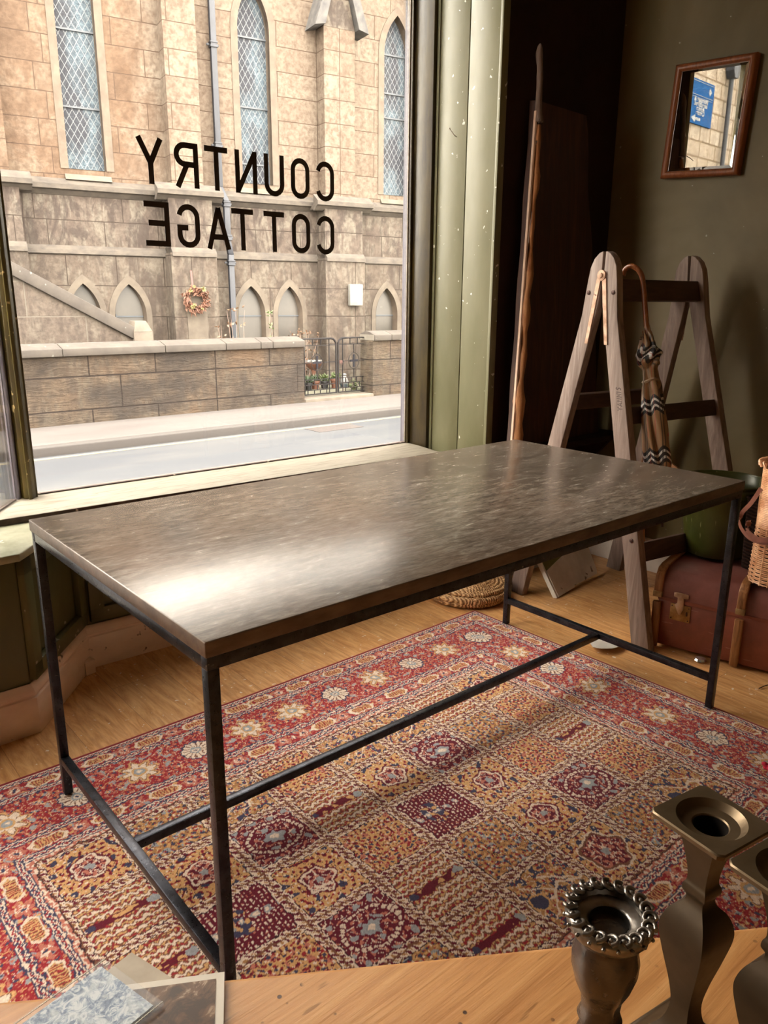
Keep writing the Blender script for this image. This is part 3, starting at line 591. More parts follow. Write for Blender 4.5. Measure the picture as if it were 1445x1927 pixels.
# ================================================================== UMBRELLA
m = N('plaid_umbrella_cloth'); uvn = m.n('ShaderNodeAttribute', attribute_name='cloth'); s_ = m.sep(uvn.outputs['Vector'])
def lines(x, per, c, wd): return m.math('LESS_THAN', m.math('ABSOLUTE', m.math('SUBTRACT', m.math('FRACT', m.math('DIVIDE', x, per)), c)), wd)
col = m.mix(m.noise(uvn.outputs['Vector'], 9), (.22, .115, .05), (.32, .19, .095))
for cc in (.38, .50, .62): col = m.mix(lines(s_[1], .19, cc, .035), col, (.012, .009, .010))
for cc in (.44, .56): col = m.mix(m.math('MULTIPLY', lines(s_[1], .19, cc, .024), .9), col, (.62, .60, .58))
for cc in (.40, .60): col = m.mix(m.math('MULTIPLY', lines(s_[0], .5, cc, .05), .75), col, (.02, .014, .012))
col = m.mix(m.math('MULTIPLY', lines(s_[0], .5, .05, .02), .8), col, (.40, .03, .02))
m.bsdf(col, .42, 0, None, .5); M['plaid'] = m.m
um = thing('folded_umbrella', 'furled beige plaid umbrella with crooked wooden handle hooked over a ladder rung', 'umbrella', (2.15, .60, .40))
hk = FL(.0, 0, 0)
gx = lambda z: 1*(hL*(1-z/1.36)+.028*(z/1.36))
def inplane(e, z, off):  # point off in front of the front ladder frame, e metres along the rung from the left stile
    b = FL(gx(z), z, e); g = (L2-L1).normalized(); return b+g*off
top = inplane(.128, 1.345, .040); bot = inplane(.105, .45, .058)
ax = (bot-top).normalized(); sx1 = ex_.copy(); sx1 = (sx1-ax*sx1.dot(ax)).normalized(); sy1 = ax.cross(sx1)
def uax(t, a=0, b=0): return top+ax*t+sx1*a+sy1*b
gback = -(L2-L1).normalized()
mb = MB(); crook = [uax(.215), uax(.12), uax(.02), uax(-.012)+gback*.006, uax(-.030)+gback*.022, uax(-.034)+gback*.042, uax(-.022)+gback*.062, uax(.0)+gback*.070]
crook = [q+(-ex_*.022*min(1, max(0, (i-2)/5.))) for i, q in enumerate(crook)]
mb.tube(catmull(crook, 5), .0098, 10); meshobj('crook_handle', mb, wood('cherry_handle', (.16, .04, .01), (.30, .085, .022), (.38, .13, .04), 2, .22, 3, .6), um, smooth=True, autos=60)
mb = MB(); mb.tube([uax(.185), uax(.205)], .0095, 12); meshobj('brass_collar', mb, generic('brass_collar', (.5, .28, .07), (.6, .36, .12), 20, rough=.3, metal=.9), um, smooth=True)
# cloth : fluted furled surface with a pleated collar
vs = []; uvv = []; n = 80; rows = 90; Lc = .70
for i in range(rows+1):
    t = i/rows; d = .195+t*Lc
    pr = np.interp(t, [0, .03, .08, .13, .17, .21, .26, .30, .36, .5, .7, .85, 1.0], [.009, .018, .034, .046, .042, .027, .028, .034, .037, .046, .048, .038, .010])
    for j in range(n):
        a = 2*PI*j/n; tw = t*1.6+(.9 if t < .2 else 0)*math.sin(t*22)
        fl = .5+.5*math.cos(5*(a+tw)+1.0*math.sin(a*3+t*7)); r = pr*(.66+.40*fl**.7)+.003*math.sin(a*5+t*31)*(1-t)*(t > .02)
        vs.append(uax(d+.012*math.cos(8*(a+tw))*(t < .06)-(.02*fl if i == 0 else 0), r*math.cos(a), r*math.sin(a)))
        uvv.append((a/(2*PI)*4+.15*fl, d+.010*math.sin(5*(a+tw)), 0))
mb = MB(); mb.add(vs, [(i*n+j, i*n+(j+1) % n, (i+1)*n+(j+1) % n, (i+1)*n+j) for i in range(rows) for j in range(n)]+[tuple(range(n))])
o = meshobj('plaid_cloth', mb, 'plaid', um, smooth=True, autos=80)
at = o.data.attributes.new('cloth', 'FLOAT_VECTOR', 'POINT'); at.data.foreach_set('vector', np.array(uvv, np.float32).reshape(-1))
mb = MB(); ring = [uax(.385+.004*math.sin(k*.7), .0265*math.cos(2*PI*k/20), .0265*math.sin(2*PI*k/20)) for k in range(20)]; mb.tube(ring, .006, 6, closed=True); meshobj('tie_strap', mb, plain('strap_cloth', (.30, .20, .12), .6), um, smooth=True)
mb = MB(); mb.tube([uax(.88), uax(.925)], .0045, 8); meshobj('ferrule', mb, 'rustdark', um, smooth=True)

# ================================================================== TRUNK (battened travelling trunk)
TA = Vector((.228, -.974, 0)).normalized(); TB = Vector((.974, .228, 0)).normalized(); TO = Vector((2.022, .398, 0))
def tp(a, b, z): return TO+TA*a+TB*b+Vector((0, 0, z))
tk = thing('travel_trunk', 'low red-brown travelling trunk with bent wooden battens and brass latches', 'trunk', tuple(tp(.45, .22, 0)))
m = N('trunk_fibre'); v = m.mapv(); n = m.noise(v, 7, 6, .7); s_ = m.sep(v)
col = m.ramp(n, [(.3, (.15, .035, .018)), (.6, (.24, .062, .034)), (.8, (.32, .10, .062))])
sc_ = m.noise(m.mapv(sc=(5, 5, 60), rot=(.3, .2, 0)), 2.4, 2); col = m.mix(m.ramp(sc_, [(.70, 0.), (.74, .5)]), col, (.5, .28, .2))
m.bsdf(col, .42, 0, m.bump(m.noise(v, 60), .1, .002), .5); M['trunk'] = m.m
m = N('trunk_lid_fibre'); v = m.mapv(); n = m.noise(v, 7, 6, .7)
col = m.ramp(n, [(.3, (.155, .050, .038)), (.6, (.23, .082, .066)), (.8, (.31, .13, .11))]); m.bsdf(col, .42, 0, m.bump(m.noise(v, 60), .1, .002), .5); M['trunklid'] = m.m
HS, HT, DP, LT = .197, .303, .46, .86
def tprism(prof, a0, a1): mb = MB(); mb.prism([tp(a0, b, z) for b, z in prof], TA*(a1-a0)); return mb
meshobj('body', tprism([(0, .012), (0, HS-.002), (DP, HS-.002), (DP, .012)], .012, LT), 'trunk', tk, bevel=.005)
lidp = [(-.004, HS), (-.004, HT-.055), (.004, HT-.028), (.020, HT-.010), (.042, HT), (DP-.04, HT), (DP-.01, HT-.02), (DP+.002, HT-.055), (DP+.002, HS)]
meshobj('lid', tprism(lidp, .010, LT+.002), 'trunklid', tk, smooth=True, autos=50)
mb = MB(); mb.prism([tp(.012, b, z) for b, z in [(-.006, HS-.006), (-.006, HS+.006), (.0, HS+.006), (.0, HS-.006)]], TA*(LT-.012)); meshobj('seam_lip', mb, 'trunk', tk)
for a0 in (-.003, .283, .555, .832):
    w_ = .030; up = [(-.018, HS+.010), (-.018, HT-.05), (-.012, HT-.018), (.010, HT+.008), (.045, HT+.014), (DP-.04, HT+.014), (DP-.04, HT+.001), (.044, HT+.001), (.018, HT-.009), (.003, HT-.028), (-.003, HT-.055), (-.003, HS+.010)]
    meshobj('lid_batten', tprism(up, a0, a0+w_), 'trunkwood', tk, bevel=.005)
    lo = [(-.016, .004), (-.018, .03), (-.018, HS-.012), (-.001, HS-.012), (-.001, .004)]
    meshobj('body_batten', tprism(lo, a0, a0+w_), 'trunkwood', tk, bevel=.005)
    meshobj('batten_cap', tprism([(-.0205, HS+.006), (-.0205, HS+.028), (-.002, HS+.028), (-.002, HS+.006)], a0-.001, a0+w_+.001), generic('worn_brass_cap', (.20, .12, .05), (.42, .28, .13), 30, rough=.45, metal=.6), tk, bevel=.002)
M['brasslatch'] = generic('worn_brass_latch', (.26, .14, .045), (.48, .30, .12), 24, rough=.42, metal=.7, specks=((.10, .05, .03), 34))
for a0 in (.095, .445):
    la = meshobj('latch', tprism([(-.0045, HS-.075), (-.0045, HS-.012), (0, HS-.012), (0, HS-.075)], a0-.036, a0+.036), 'brasslatch', tk, bevel=.001)
    mb = MB(); hp = [(-.014, .036), (-.026, .034), (-.026, .018), (-.012, .016), (-.012, -.004), (-.020, -.012), (-.012, -.030), (-.004, -.048), (.004, -.048), (.012, -.026), (.012, -.012), (.010, .016), (.026, .018), (.026, .034), (.014, .036)]
    mb.prism([tp(a0+x, -.011, HS+z) for x, z in hp], TB*.004); meshobj('hasp', mb, generic('pale_hasp', (.34, .22, .14), (.55, .40, .28), 24, rough=.4, metal=.7), la, bevel=.001)
    meshobj('keyhole', tprism([(-.006, HS-.050), (-.006, HS-.034), (-.0045, HS-.034), (-.0045, HS-.050)], a0+.022, a0+.026), 'rustdark', la)
    for x, z in ((-.03, -.02), (.03, -.02), (-.03, -.068), (.03, -.068)): meshobj('rivet', MB().ball(tp(a0+x, -.0046, HS+z), .0025, 4), 'rustdark', la)

# ================================================================== BUCKET, DARK BASKET, WICKER
m = N('green_enamel'); v = m.mapv(); n = m.noise(v, 6, 5, .7); col = m.ramp(n, [(.3, (.030, .034, .005)), (.6, (.055, .060, .011)), (.8, (.10, .098, .030))])
sc_ = m.noise(m.mapv(sc=(20, 20, 3)), 3, 2); col = m.mix(m.ramp(sc_, [(.68, 0.), (.72, .7)]), col, (.30, .28, .14)); m.bsdf(col, .28, .1, m.bump(n, .08, .003), .6); M['enamel'] = m.m
bc = Vector((2.350, .348, HT+.0145))
bk_ = thing('green_bucket', 'scratched green metal bucket standing on the trunk lid', 'bucket', tuple(bc))
T_ = Matrix.Translation(bc); HB = .285
pf = [(.0, .006), (.108, .006), (.112, 0), (.116, .004), (.118, .02)]+[(lerp(.118, .150, t), lerp(.02, HB-.05, t)) for t in (.3, .6, 1)]+[(.155, HB-.045), (.155, HB-.038), (.151, HB-.034), (.154, HB-.026), (.157, HB-.022), (.157, HB-.016), (.153, HB-.012), (.156, HB-.004), (.160, HB), (.156, HB+.002), (.150, HB-.006), (.147, HB-.05), (.113, .012), (0, .012)]
meshobj('pail', MB().lathe(pf, 48, T_, caps=False), 'enamel', bk_, smooth=True, autos=60)
mb = MB(); mb.tube([bc+Vector((.158*math.cos(a), .158*math.sin(a), HB+.001)) for a in [2*PI*k/48 for k in range(48)]], .0035, 8, closed=True); meshobj('rolled_rim', mb, 'enamel', bk_, smooth=True)
mb = MB(); mb.tube([bc+Vector((.16*math.cos(a), .16*math.sin(a)*.96, HB-.014-.035*abs(math.sin(a+.3)))) for a in [-.3+PI*k/24 for k in range(25)]], .0028, 6); meshobj('wire_handle', mb, generic('handle_wire', (.3, .3, .2), (.45, .44, .32), 20, rough=.35, metal=.8), bk_, smooth=True)
# dark basket behind the wicker one
m = N('dark_woven_cane'); v = m.mapv(); wv = m.n('ShaderNodeTexWave'); m.l(m.mapv(sc=(1, 1, 1), rot=(0, .3, 0)), wv.inputs['Vector']); wv.inputs['Scale'].default_value = 26; wv.bands_direction = 'Z'; wv.inputs['Distortion'].default_value = 2.5; wv.inputs['Detail Scale'].default_value = 3
m.bsdf(m.ramp(wv.outputs[1], [(.2, (.008, .003, .002)), (.9, (.022, .009, .005))]), .8, 0, m.bump(wv.outputs[1], .6, .004), .08); M['darkcane'] = m.m
dbc = Vector((2.262, .150, HT+.0145)); db = thing('dark_basket', 'tall dark brown woven basket in the gap between green bucket and wicker basket', 'basket', tuple(dbc))
X_ = Matrix.Translation(dbc) @ Matrix.Rotation(math.radians(-13), 4, 'Z')
mb = MB(); vs = []; sec = [(.034, .047), (.036, .050), (.039, .053), (.041, .055)]
for k, (a, b) in enumerate(sec):
    z = .262*k/3
    for j in range(28):
        t = 2*PI*j/28; c_, s__ = math.cos(t), math.sin(t); e = .45
        vs.append((a*abs(c_)**e*(1 if c_ > 0 else -1), b*abs(s__)**e*(1 if s__ > 0 else -1), z))
mb.add(vs, [(k*28+j, k*28+(j+1) % 28, (k+1)*28+(j+1) % 28, (k+1)*28+j) for k in range(3) for j in range(28)]+[tuple(range(28)), tuple(84+j for j in range(28))], X_)
meshobj('woven_body', mb, 'darkcane', db, smooth=True, autos=50)
mb = MB(); mb.tube([X_ @ Vector((vs[84+j][0], vs[84+j][1], .262)) for j in range(28)], .0045, 6, closed=True); meshobj('rim', mb, 'darkcane', db, smooth=True)
# wicker basket with strap
M['wicker'] = generic('peeled_wicker', (.50, .22, .10), (.80, .48, .28), 26, rough=.35, spec=.6, bump=.1)
wb = Vector((2.165, .046, HT+.0145)); wk = thing('wicker_bottle_basket', 'upright pale wicker basket narrowing to a wrapped neck, on the trunk', 'basket', tuple(wb))
def wr(z): return float(np.interp(z, [0, .05, .12, .2, .27, .40, .43], [.080, .079, .077, .077, .078, .079, .080]))
mb = MB(); zz = 0; k = 0; P_ = []
while zz < .195:
    a = k*2*PI/18; P_.append(wb+Vector(((wr(zz)+.0022*(1 if (k+int(k/18)) % 2 else -1))*math.cos(a), (wr(zz)+.0022*(1 if (k+int(k/18)) % 2 else -1))*math.sin(a), .006+zz+.0008*math.sin(k*1.9)))); k += 1; zz += .0066/18
mb.tube(P_, .0026, 5); meshobj('woven_base', mb, 'wicker', wk, smooth=True, autos=70)
mb = MB(); P_ = []; k = 0; zz = .195
while zz < .40:
    a = k*2*PI/24; P_.append(wb+Vector((wr(zz)*math.cos(a), wr(zz)*math.sin(a), .006+zz))); k += 1; zz += .0058/24
mb.tube(P_, .0030, 6); meshobj('wrapped_neck', mb, 'wicker', wk, smooth=True, autos=70)
mb = MB()
for k in range(18):
    a = 2*PI*(k+.5)/18; mb.tube([wb+Vector((wr(z)*math.cos(a)*.985, wr(z)*math.sin(a)*.985, z+.004)) for z in (0, .06, .13, .2, .27, .35, .41)], .0030, 5)
meshobj('stakes', mb, 'wicker', wk, smooth=True)
mb = MB(); mb.lathe([(0, .002), (wr(0)-.004, .002), (wr(0)-.004, .008), (wr(.2)-.006, .2), (wr(.4)-.006, .40), (wr(.4)-.009, .40), (0, .3)], 32, Matrix.Translation(wb), caps=False); meshobj('lining', mb, 'darkcane', wk, smooth=True)
mb = MB()
for k in range(22):
    a = 2*PI*k/22; c_, s__ = math.cos(a), math.sin(a); a2 = a+.35
    mb.tube(catmull([wb+Vector((.076*c_, .076*s__, .405)), wb+Vector((.080*math.cos(a+.1), .080*math.sin(a+.1), .424)), wb+Vector((.094*math.cos(a+.22), .094*math.sin(a+.22), .424)), wb+Vector((.092*math.cos(a2), .092*math.sin(a2), .408))], 4), .0042, 6)
meshobj('braided_rim', mb, 'wicker', wk, smooth=True)
ls = generic('brown_strap_leather', (.16, .055, .035), (.28, .11, .075), 14, rough=.35, spec=.6)
mb = MB(); 
def ribbon(mb, pts, wd, th=.002, up=(0, 0, 1)):
    P = catmull(pts, 6)
    for i in range(len(P)-1): mb.bar(P[i], P[i+1]+(P[i+1]-P[i]).normalized()*.0005, th, wd, up)
Y1 = wb+Vector((-.03, .085, 0))
ribbon(mb, [wb+Vector((-.060, .060, .335)), wb+Vector((-.06, .085, .28)), wb+Vector((-.062, .112, .235)), wb+Vector((-.070, .108, .195)), wb+Vector((-.090, .060, .165)), wb+Vector((-.096, .0, .165)), wb+Vector((-.085, -.05, .195))], .014)
ribbon(mb, [wb+Vector((-.088, .072, .225)), wb+Vector((-.092, .068, .185)), wb+Vector((-.100, .02, .170)), wb+Vector((-.096, -.04, .19))], .018)
meshobj('leather_strap', mb, ls, wk)

# ================================================================== STRAW COIL BASKET ON THE FLOOR
m = N('twisted_straw'); v = m.mapv(); wv = m.n('ShaderNodeTexWave'); m.l(v, wv.inputs['Vector']); wv.inputs['Scale'].default_value = 30; wv.inputs['Distortion'].default_value = 6; wv.inputs['Detail'].default_value = 3; n = m.noise(v, 70, 3)
col = m.ramp(m.math('ADD', m.math('MULTIPLY', wv.outputs[1], .5), m.math('MULTIPLY', n, .5)), [(.25, (.20, .085, .028)), (.5, (.50, .27, .11)), (.75, (.74, .47, .24))])
m.bsdf(col, .55, 0, m.bump(wv.outputs[1], .6, .004), .4); M['straw'] = m.m
sc0 = Vector((1.852, 1.19, 0)); cb = thing('coiled_straw_basket', 'round flat basket of coiled golden straw on the floor by the table leg', 'basket', tuple(sc0))
def coil(mb, R0, R1, z0, z1, r, turns, tw=.0025):
    P = []; n = int(turns*64); rr = []
    for k in range(n+1):
        t = k/n; a = 2*PI*turns*t; R_ = lerp(R0, R1, t); z = lerp(z0, z1, t)
        P.append(sc0+Vector((R_*math.cos(a), R_*math.sin(a), z+.0012*math.sin(a*5.3)))); rr.append(r*(1+.16*math.sin(k*1.55)+.06*math.sin(k*.37)))
    mb.tube(P, rr, 7)
mb = MB(); coil(mb, .168, .178, .012, .048, .0115, 2.4); coil(mb, .178, .172, .034, .050, .0105, 1.2); meshobj('coiled_side', mb, 'straw', cb, smooth=True, autos=80)
mb = MB(); coil(mb, .006, .165, .086, .060, .0098, 9); meshobj('coiled_lid', mb, 'straw', cb, smooth=True, autos=80)
mb = MB(); mb.lathe([(0, .002), (.165, .004), (.170, .05), (.15, .062), (0, .076)], 40, Matrix.Translation(sc0), caps=False); meshobj('core', mb, 'straw', cb, smooth=True)
mb = MB()
for k in range(26):
    a = rng.rand()*2*PI; r = .17+.015*rng.rand(); a2 = a+.25*rng.randn(); mb.tube([sc0+Vector((r*math.cos(a), r*math.sin(a), .05+.02*rng.rand())), sc0+Vector(((r+.012)*math.cos((a+a2)/2), (r+.012)*math.sin((a+a2)/2), .04+.03*rng.rand())), sc0+Vector(((r+.006+.012*rng.rand())*math.cos(a2), (r+.012)*math.sin(a2), .02+.05*rng.rand()))], .0011, 4)
tag(meshobj('loose_straws', mb, 'straw', cb), kind='stuff')

# ================================================================== SMALL THINGS ON THE FLOOR
M['chipwhite'] = generic('chipped_white_paint', (.55, .50, .44), (.74, .70, .63), 8, rough=.5, specks=((.20, .15, .12), 22))
M['chipgreen'] = generic('chipped_olive_paint', (.12, .12, .025), (.19, .18, .05), 8, rough=.45)
pb = thing('painted_board_offcut', 'broken board half olive half white leaning behind the table end', 'board', (2.30, .94, 0))
bo = Vector((2.136, .916, .003)); bx = Vector((.36, .048, .016)).normalized(); bu = Vector((-.09, .30, .50)).normalized(); bu = (bu-bx*bu.dot(bx)).normalized(); bn = bx.cross(bu).normalized()
if bn.y > 0: bn = -bn
q_ = lambda a, b, o=0: bo+bx*a+bu*b+bn*o
mb = MB(); mb.prism([q_(0, 0), (q_(.14, -.0)), q_(.15, .012), q_(.165, .006), q_(.35, 0), q_(.365, .02), q_(.385, .15), q_(.375, .34), q_(.0, .34)], -bn*.016); meshobj('olive_board', mb, 'chipgreen', pb, bevel=.002)
mb = MB(); mb.prism([q_(0, 0, .001), q_(.14, 0, .001), q_(.15, .012, .001), q_(.165, .006, .001), q_(.35, 0, .001), q_(.363, .02, .001), q_(.383, .15, .001), q_(.33, .145, .001), q_(.31, .158, .001), q_(.29, .14, .001), q_(.26, .165, .001), q_(0, .125, .001)], bn*.003); meshobj('white_painted_strip', mb, 'chipwhite', pb)
mb = MB(); mb.prism([q_(-.001, -.001, .002), q_(-.012, .0, .002), q_(-.012, .34, .002), q_(-.001, .34, .002)], -bn*.02); meshobj('side_edge', mb, 'chipwhite', pb)
wp = MB(); sc1 = [(1.795, .497), (1.822, .528), (1.862, .548), (1.905, .552), (1.950, .500), (1.940, .458), (1.890, .436), (1.838, .446), (1.808, .470)]
vs = [Vector((x, y, .004+.016*abs(math.sin((x+y)*9)))) for x, y in sc1]; cen = Vector((1.875, .492, .022))
wp.add([cen]+vs+[cen+Vector((0, 0, .0015))]+[q+Vector((0, 0, .0015)) for q in vs], [(0, 1+(i+1) % 9, 1+i) for i in range(9)]+[(10, 11+i, 11+(i+1) % 9) for i in range(9)]+[(1+i, 1+(i+1) % 9, 11+(i+1) % 9, 11+i) for i in range(9)])
tag(meshobj('curled_paper_scrap', wp, 'chipwhite'), 'curled off-white scrap with torn edges on the floor under the end stretcher', 'paper scrap')
st_ = Vector((2.035, .205, 0)); mb = MB(); mb.lathe([(0, .0), (.016, .0), (.022, .005), (.018, .012), (.008, .015), (0, .016)], 10, Matrix.Translation(st_) @ Matrix.Rotation(.0, 4, 'X'), caps=False)
tag(meshobj('faceted_bottle_stopper', mb, generic('cut_glass_silver', (.6, .58, .56), (.85, .84, .82), 60, rough=.12, metal=.8)), 'tiny faceted shiny stopper lying on the floor in front of the trunk', 'stopper')
for pts, lb in (([(1.99, -.028, .003), (2.02, -.035, .006), (2.055, -.055, .012)], 'short dark twig on the floorboards near the trunk, the longer one'), ([(1.985, -.065, .003), (2.00, -.07, .005), (2.02, -.085, .006)], 'shorter dark twig lying beside the longer one near the trunk')):
    tag(meshobj('twig', MB().tube(pts, .0018, 5), 'rustdark'), lb, 'twig', 'dark twigs on the floor by the trunk')
mb = MB(); 
for k in range(7): mb.ball((1.527+.010*rng.randn(), -.27+.010*rng.randn(), .017+.006*rng.rand()), .009, 5, sq=(1, 1, .6))
tag(meshobj('red_flower_head', mb, plain('crimson_petal', (.50, .01, .04), .6), smooth=True), 'small crimson flower head dropped on the rug border at the right', 'flower')
# wooden paddle behind the umbrella
pd = thing('wooden_paddle', 'brown wooden paddle with a pointed blade standing behind the umbrella', 'paddle', (2.40, .60, 0))
mb = MB(); mb.prism([(2.45, .775, .50), (2.45, .762, .648), (2.45, .745, .665), (2.45, .719, .655), (2.45, .662, .624), (2.45, .591, .588), (2.45, .60, .575), (2.45, .70, .53), (2.45, .745, .49)], (.012, 0, 0)); meshobj('blade', mb, 'trunkwood', pd, bevel=.002)
meshobj('shaft', MB().tube([(2.456, .758, .52), (2.50, .755, .25), (2.545, .752, .004)], .011, 8), 'trunkwood', pd, smooth=True)

# ================================================================== FOREGROUND BENCH WITH CANDLESTICKS AND CARDS
BP = Vector((-.272, -.555, 0)); BD = Vector((.838, -.545, 0)).normalized(); BN = Vector((-BD.y*-1, 0, 0)); BN = Vector((BD.y, -BD.x, 0))
bt = thing('pine_bench', 'pale worm-pitted pine bench top in the foreground under the candlesticks', 'bench', tuple(BP+BD*.3+BN*.2))
bp = lambda t, n, z: BP+BD*t+BN*n+Vector((0, 0, z))
def bbox(t0, t1, n0, n1, z0, z1): return MB().prism([bp(t0, n0, z0), bp(t1, n0, z0), bp(t1, n1, z0), bp(t0, n1, z0)], (0, 0, z1-z0))
o = meshobj('bench_top', bbox(-.50, 1.15, 0, .40, .722, .75), 'bench', bt, bevel=.006, seg=3)
for t in (-.42, 1.02):
    for n in (.03, .33): meshobj('leg', bbox(t, t+.05, n, n+.05, 0 if BP.x+BD.x*t < 9 else 0, .722), 'bench', bt, bevel=.003)
meshobj('apron', bbox(-.37, 1.02, .035, .055, .64, .722), 'bench', bt)
# pewter candlestick with gadrooned rim
M['pewter'] = generic('dark_tarnished_pewter', (.05, .04, .034), (.20, .175, .155), 26, rough=.24, metal=.85, bump=.25, bd=.003, lo=.3, hi=.7)
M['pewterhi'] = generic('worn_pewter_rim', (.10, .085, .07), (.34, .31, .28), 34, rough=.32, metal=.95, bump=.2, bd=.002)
cs0 = Vector((-.166, -.811, .75)); cs = thing('pewter_candlestick', 'short tarnished silver-grey candlestick with a beaded scalloped rim', 'candlestick', tuple(cs0))
T_ = Matrix.Translation(cs0)
pr_ = [(0, .0), (.036, .0), (.037, .004), (.030, .010), (.024, .016), (.017, .024), (.012, .034), (.0115, .045), (.016, .058), (.0195, .070), (.0180, .082), (.0125, .094), (.0105, .102), (.0125, .108), (.0105, .114), (.0112, .122), (.0150, .131), (.0178, .142), (.0182, .151), (.0165, .160), (.0150, .166), (.018, .170)]
mb = MB(); mb.lathe(pr_, 40, T_, rmod=lambda a, z: 1+.03*math.cos(6*a)*(.04 < z < .165)); meshobj('stem', mb, 'pewter', cs, smooth=True, autos=60)
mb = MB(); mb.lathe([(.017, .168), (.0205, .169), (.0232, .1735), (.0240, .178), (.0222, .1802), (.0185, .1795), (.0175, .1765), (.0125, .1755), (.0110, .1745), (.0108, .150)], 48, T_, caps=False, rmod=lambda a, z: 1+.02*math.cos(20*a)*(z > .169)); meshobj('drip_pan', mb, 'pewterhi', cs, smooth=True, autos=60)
M['socket'] = generic('shaded_socket', (.006, .004, .003), (.012, .009, .007), 20, rough=.9, spec=.1)  # near-black colour paints the shade inside the candle holes
meshobj('socket', MB().lathe([(.0107, .1745), (.0105, .135), (0, .135)], 32, T_, caps=False), 'socket', cs, smooth=True)
mb = MB()
for k in range(20):
    a = 2*PI*k/20; r = .0212
    P_ = [cs0+Vector(((r+.0034*math.cos(t))*math.cos(a+.0034*math.sin(t)/r), (r+.0034*math.cos(t))*math.sin(a+.0034*math.sin(t)/r), .1808+.0012*math.sin(t))) for t in [2*PI*j/10 for j in range(9)]]
    mb.tube(P_, .0013, 6); mb.ball(cs0+Vector((r*math.cos(a), r*math.sin(a), .1800)), .0021, 6)
    mb.ball(cs0+Vector((.0246*math.cos(a+.157), .0246*math.sin(a+.157), .177)), .0012, 5)
meshobj('scalloped_beading', mb, 'pewterhi', cs, smooth=True, autos=70)
# two square brass candlesticks
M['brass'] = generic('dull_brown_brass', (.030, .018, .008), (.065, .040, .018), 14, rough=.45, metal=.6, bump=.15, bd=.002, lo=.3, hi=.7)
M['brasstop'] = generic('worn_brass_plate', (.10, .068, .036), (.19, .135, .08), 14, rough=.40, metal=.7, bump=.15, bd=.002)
def sq_ring(mb, T, n, specs):   # specs: (kind, size, z) ; kind s square, c circle
    vs = []
    for kd, r, z in specs:
        for j in range(n):
            a = 2*PI*j/n+PI/n
            if kd == 's': m_ = max(abs(math.cos(a)), abs(math.sin(a))); vs.append((r*math.cos(a)/m_, r*math.sin(a)/m_, z))
            else: vs.append((r*math.cos(a), r*math.sin(a), z))
    mb.add(vs, [(i*n+j, i*n+(j+1) % n, (i+1)*n+(j+1) % n, (i+1)*n+j) for i in range(len(specs)-1) for j in range(n)], T)
def brass(c, rot, label):
    t = thing('brass_candlestick', label, 'candlestick', tuple(c), rot, 'square brass candlesticks at the right of the bench')
    T = Matrix.Translation(c) @ Matrix.Rotation(rot, 4, 'Z'); h = .19
    body = [(.034, 0), (.034, .006), (.026, .012), (.013, .024), (.0085, .040), (.0105, .058), (.0160, .082), (.0195, .100), (.0188, .110), (.0150, .119), (.0090, .125), (.0075, .130), (.0100, .1345), (.0098, .139), (.0082, .143), (.0088, .152), (.0118, .166), (.0150, .178), (.0155, h-.0095)]
    q = [(v_.x, v_.y) for v_ in catmull([(r, z, 0) for r, z in body], 5)]
    mb = MB(); mb.lathe([(r*1.2, z) for r, z in q], 4, T, rot=PI/4, caps=False); meshobj('baluster', mb, 'brass', t, smooth=True, autos=50)
    mb = MB(); sq_ring(mb, T, 48, [('s', .012, h-.010), ('s', .0235, h-.0065), ('s', .0265, h-.004), ('s', .0270, h-.001), ('s', .0262, h), ('c', .0215, h), ('c', .0205, h-.0012), ('c', .0175, h-.0042), ('c', .0115, h-.005), ('c', .0108, h-.0058), ('c', .0105, h-.012)])
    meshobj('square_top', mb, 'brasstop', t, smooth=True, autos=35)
    meshobj('socket', MB().lathe([(.0106, h-.0062), (.0086, h-.019), (0, h-.019)], 32, T, caps=False), 'socket', t, smooth=True)
brass(Vector((-.0585, -.8125, .75)), math.radians(-9), 'square-topped brown brass candlestick standing next to the pewter one')
brass(Vector((-.0670, -.8680, .75)), math.radians(-9), 'square-topped brass candlestick cut off by the lower right picture edge')
# cards
def card(name, pts, mat, label, cat, dz=.0006, top=None):
    mb = MB(); mb.prism([Vector(q) for q in pts], (0, 0, dz)); t = meshobj(name, mb, mat); tag(t, label, cat); return t
def quad(o, u, v, z): o = Vector((*o, z)); u = Vector((*u, 0)); v = Vector((*v, 0)); return o, u, v
m = N('blue_engraving_print'); v = m.mapv(); n = m.noise(v, 110, 5, .7, 2.0); n2 = m.noise(v, 45, 3, .6, 1)
col = m.ramp(n, [(.40, (.10, .14, .22)), (.50, (.28, .35, .45)), (.58, (.60, .64, .66))]); col = m.mix(m.ramp(n2, [(.45, 0.), (.6, .6)]), col, (.62, .66, .66)); m.bsdf(col, .3, 0, None, .5); M['blueprint'] = m.m
m = N('sepia_photo_print'); v = m.mapv(sc=(1, 1, 1)); n = m.noise(v, 38, 5, .7, 1.2); n2 = m.noise(m.mapv(sc=(60, 14, 1), rot=(0, 0, .5)), 1, 3)
col = m.ramp(n, [(.42, (.055, .026, .012)), (.56, (.15, .075, .035)), (.68, (.50, .36, .24))]); col = m.mix(m.ramp(n2, [(.5, .0), (.65, .5)]), col, (.04, .02, .01)); m.bsdf(col, .35, 0, None, .5); M['sepia'] = m.m
M['cream'] = plain('cream_card', (.62, .56, .47), .5); M['beige'] = generic('beige_card', (.36, .29, .21), (.46, .38, .28), 20, rough=.5)
M['sleeve'] = (lambda m: (m.bsdf((.93, .95, .97), .12, 0, None, .6, Alpha=.10), m.m)[1])(N('clear_sleeve'))
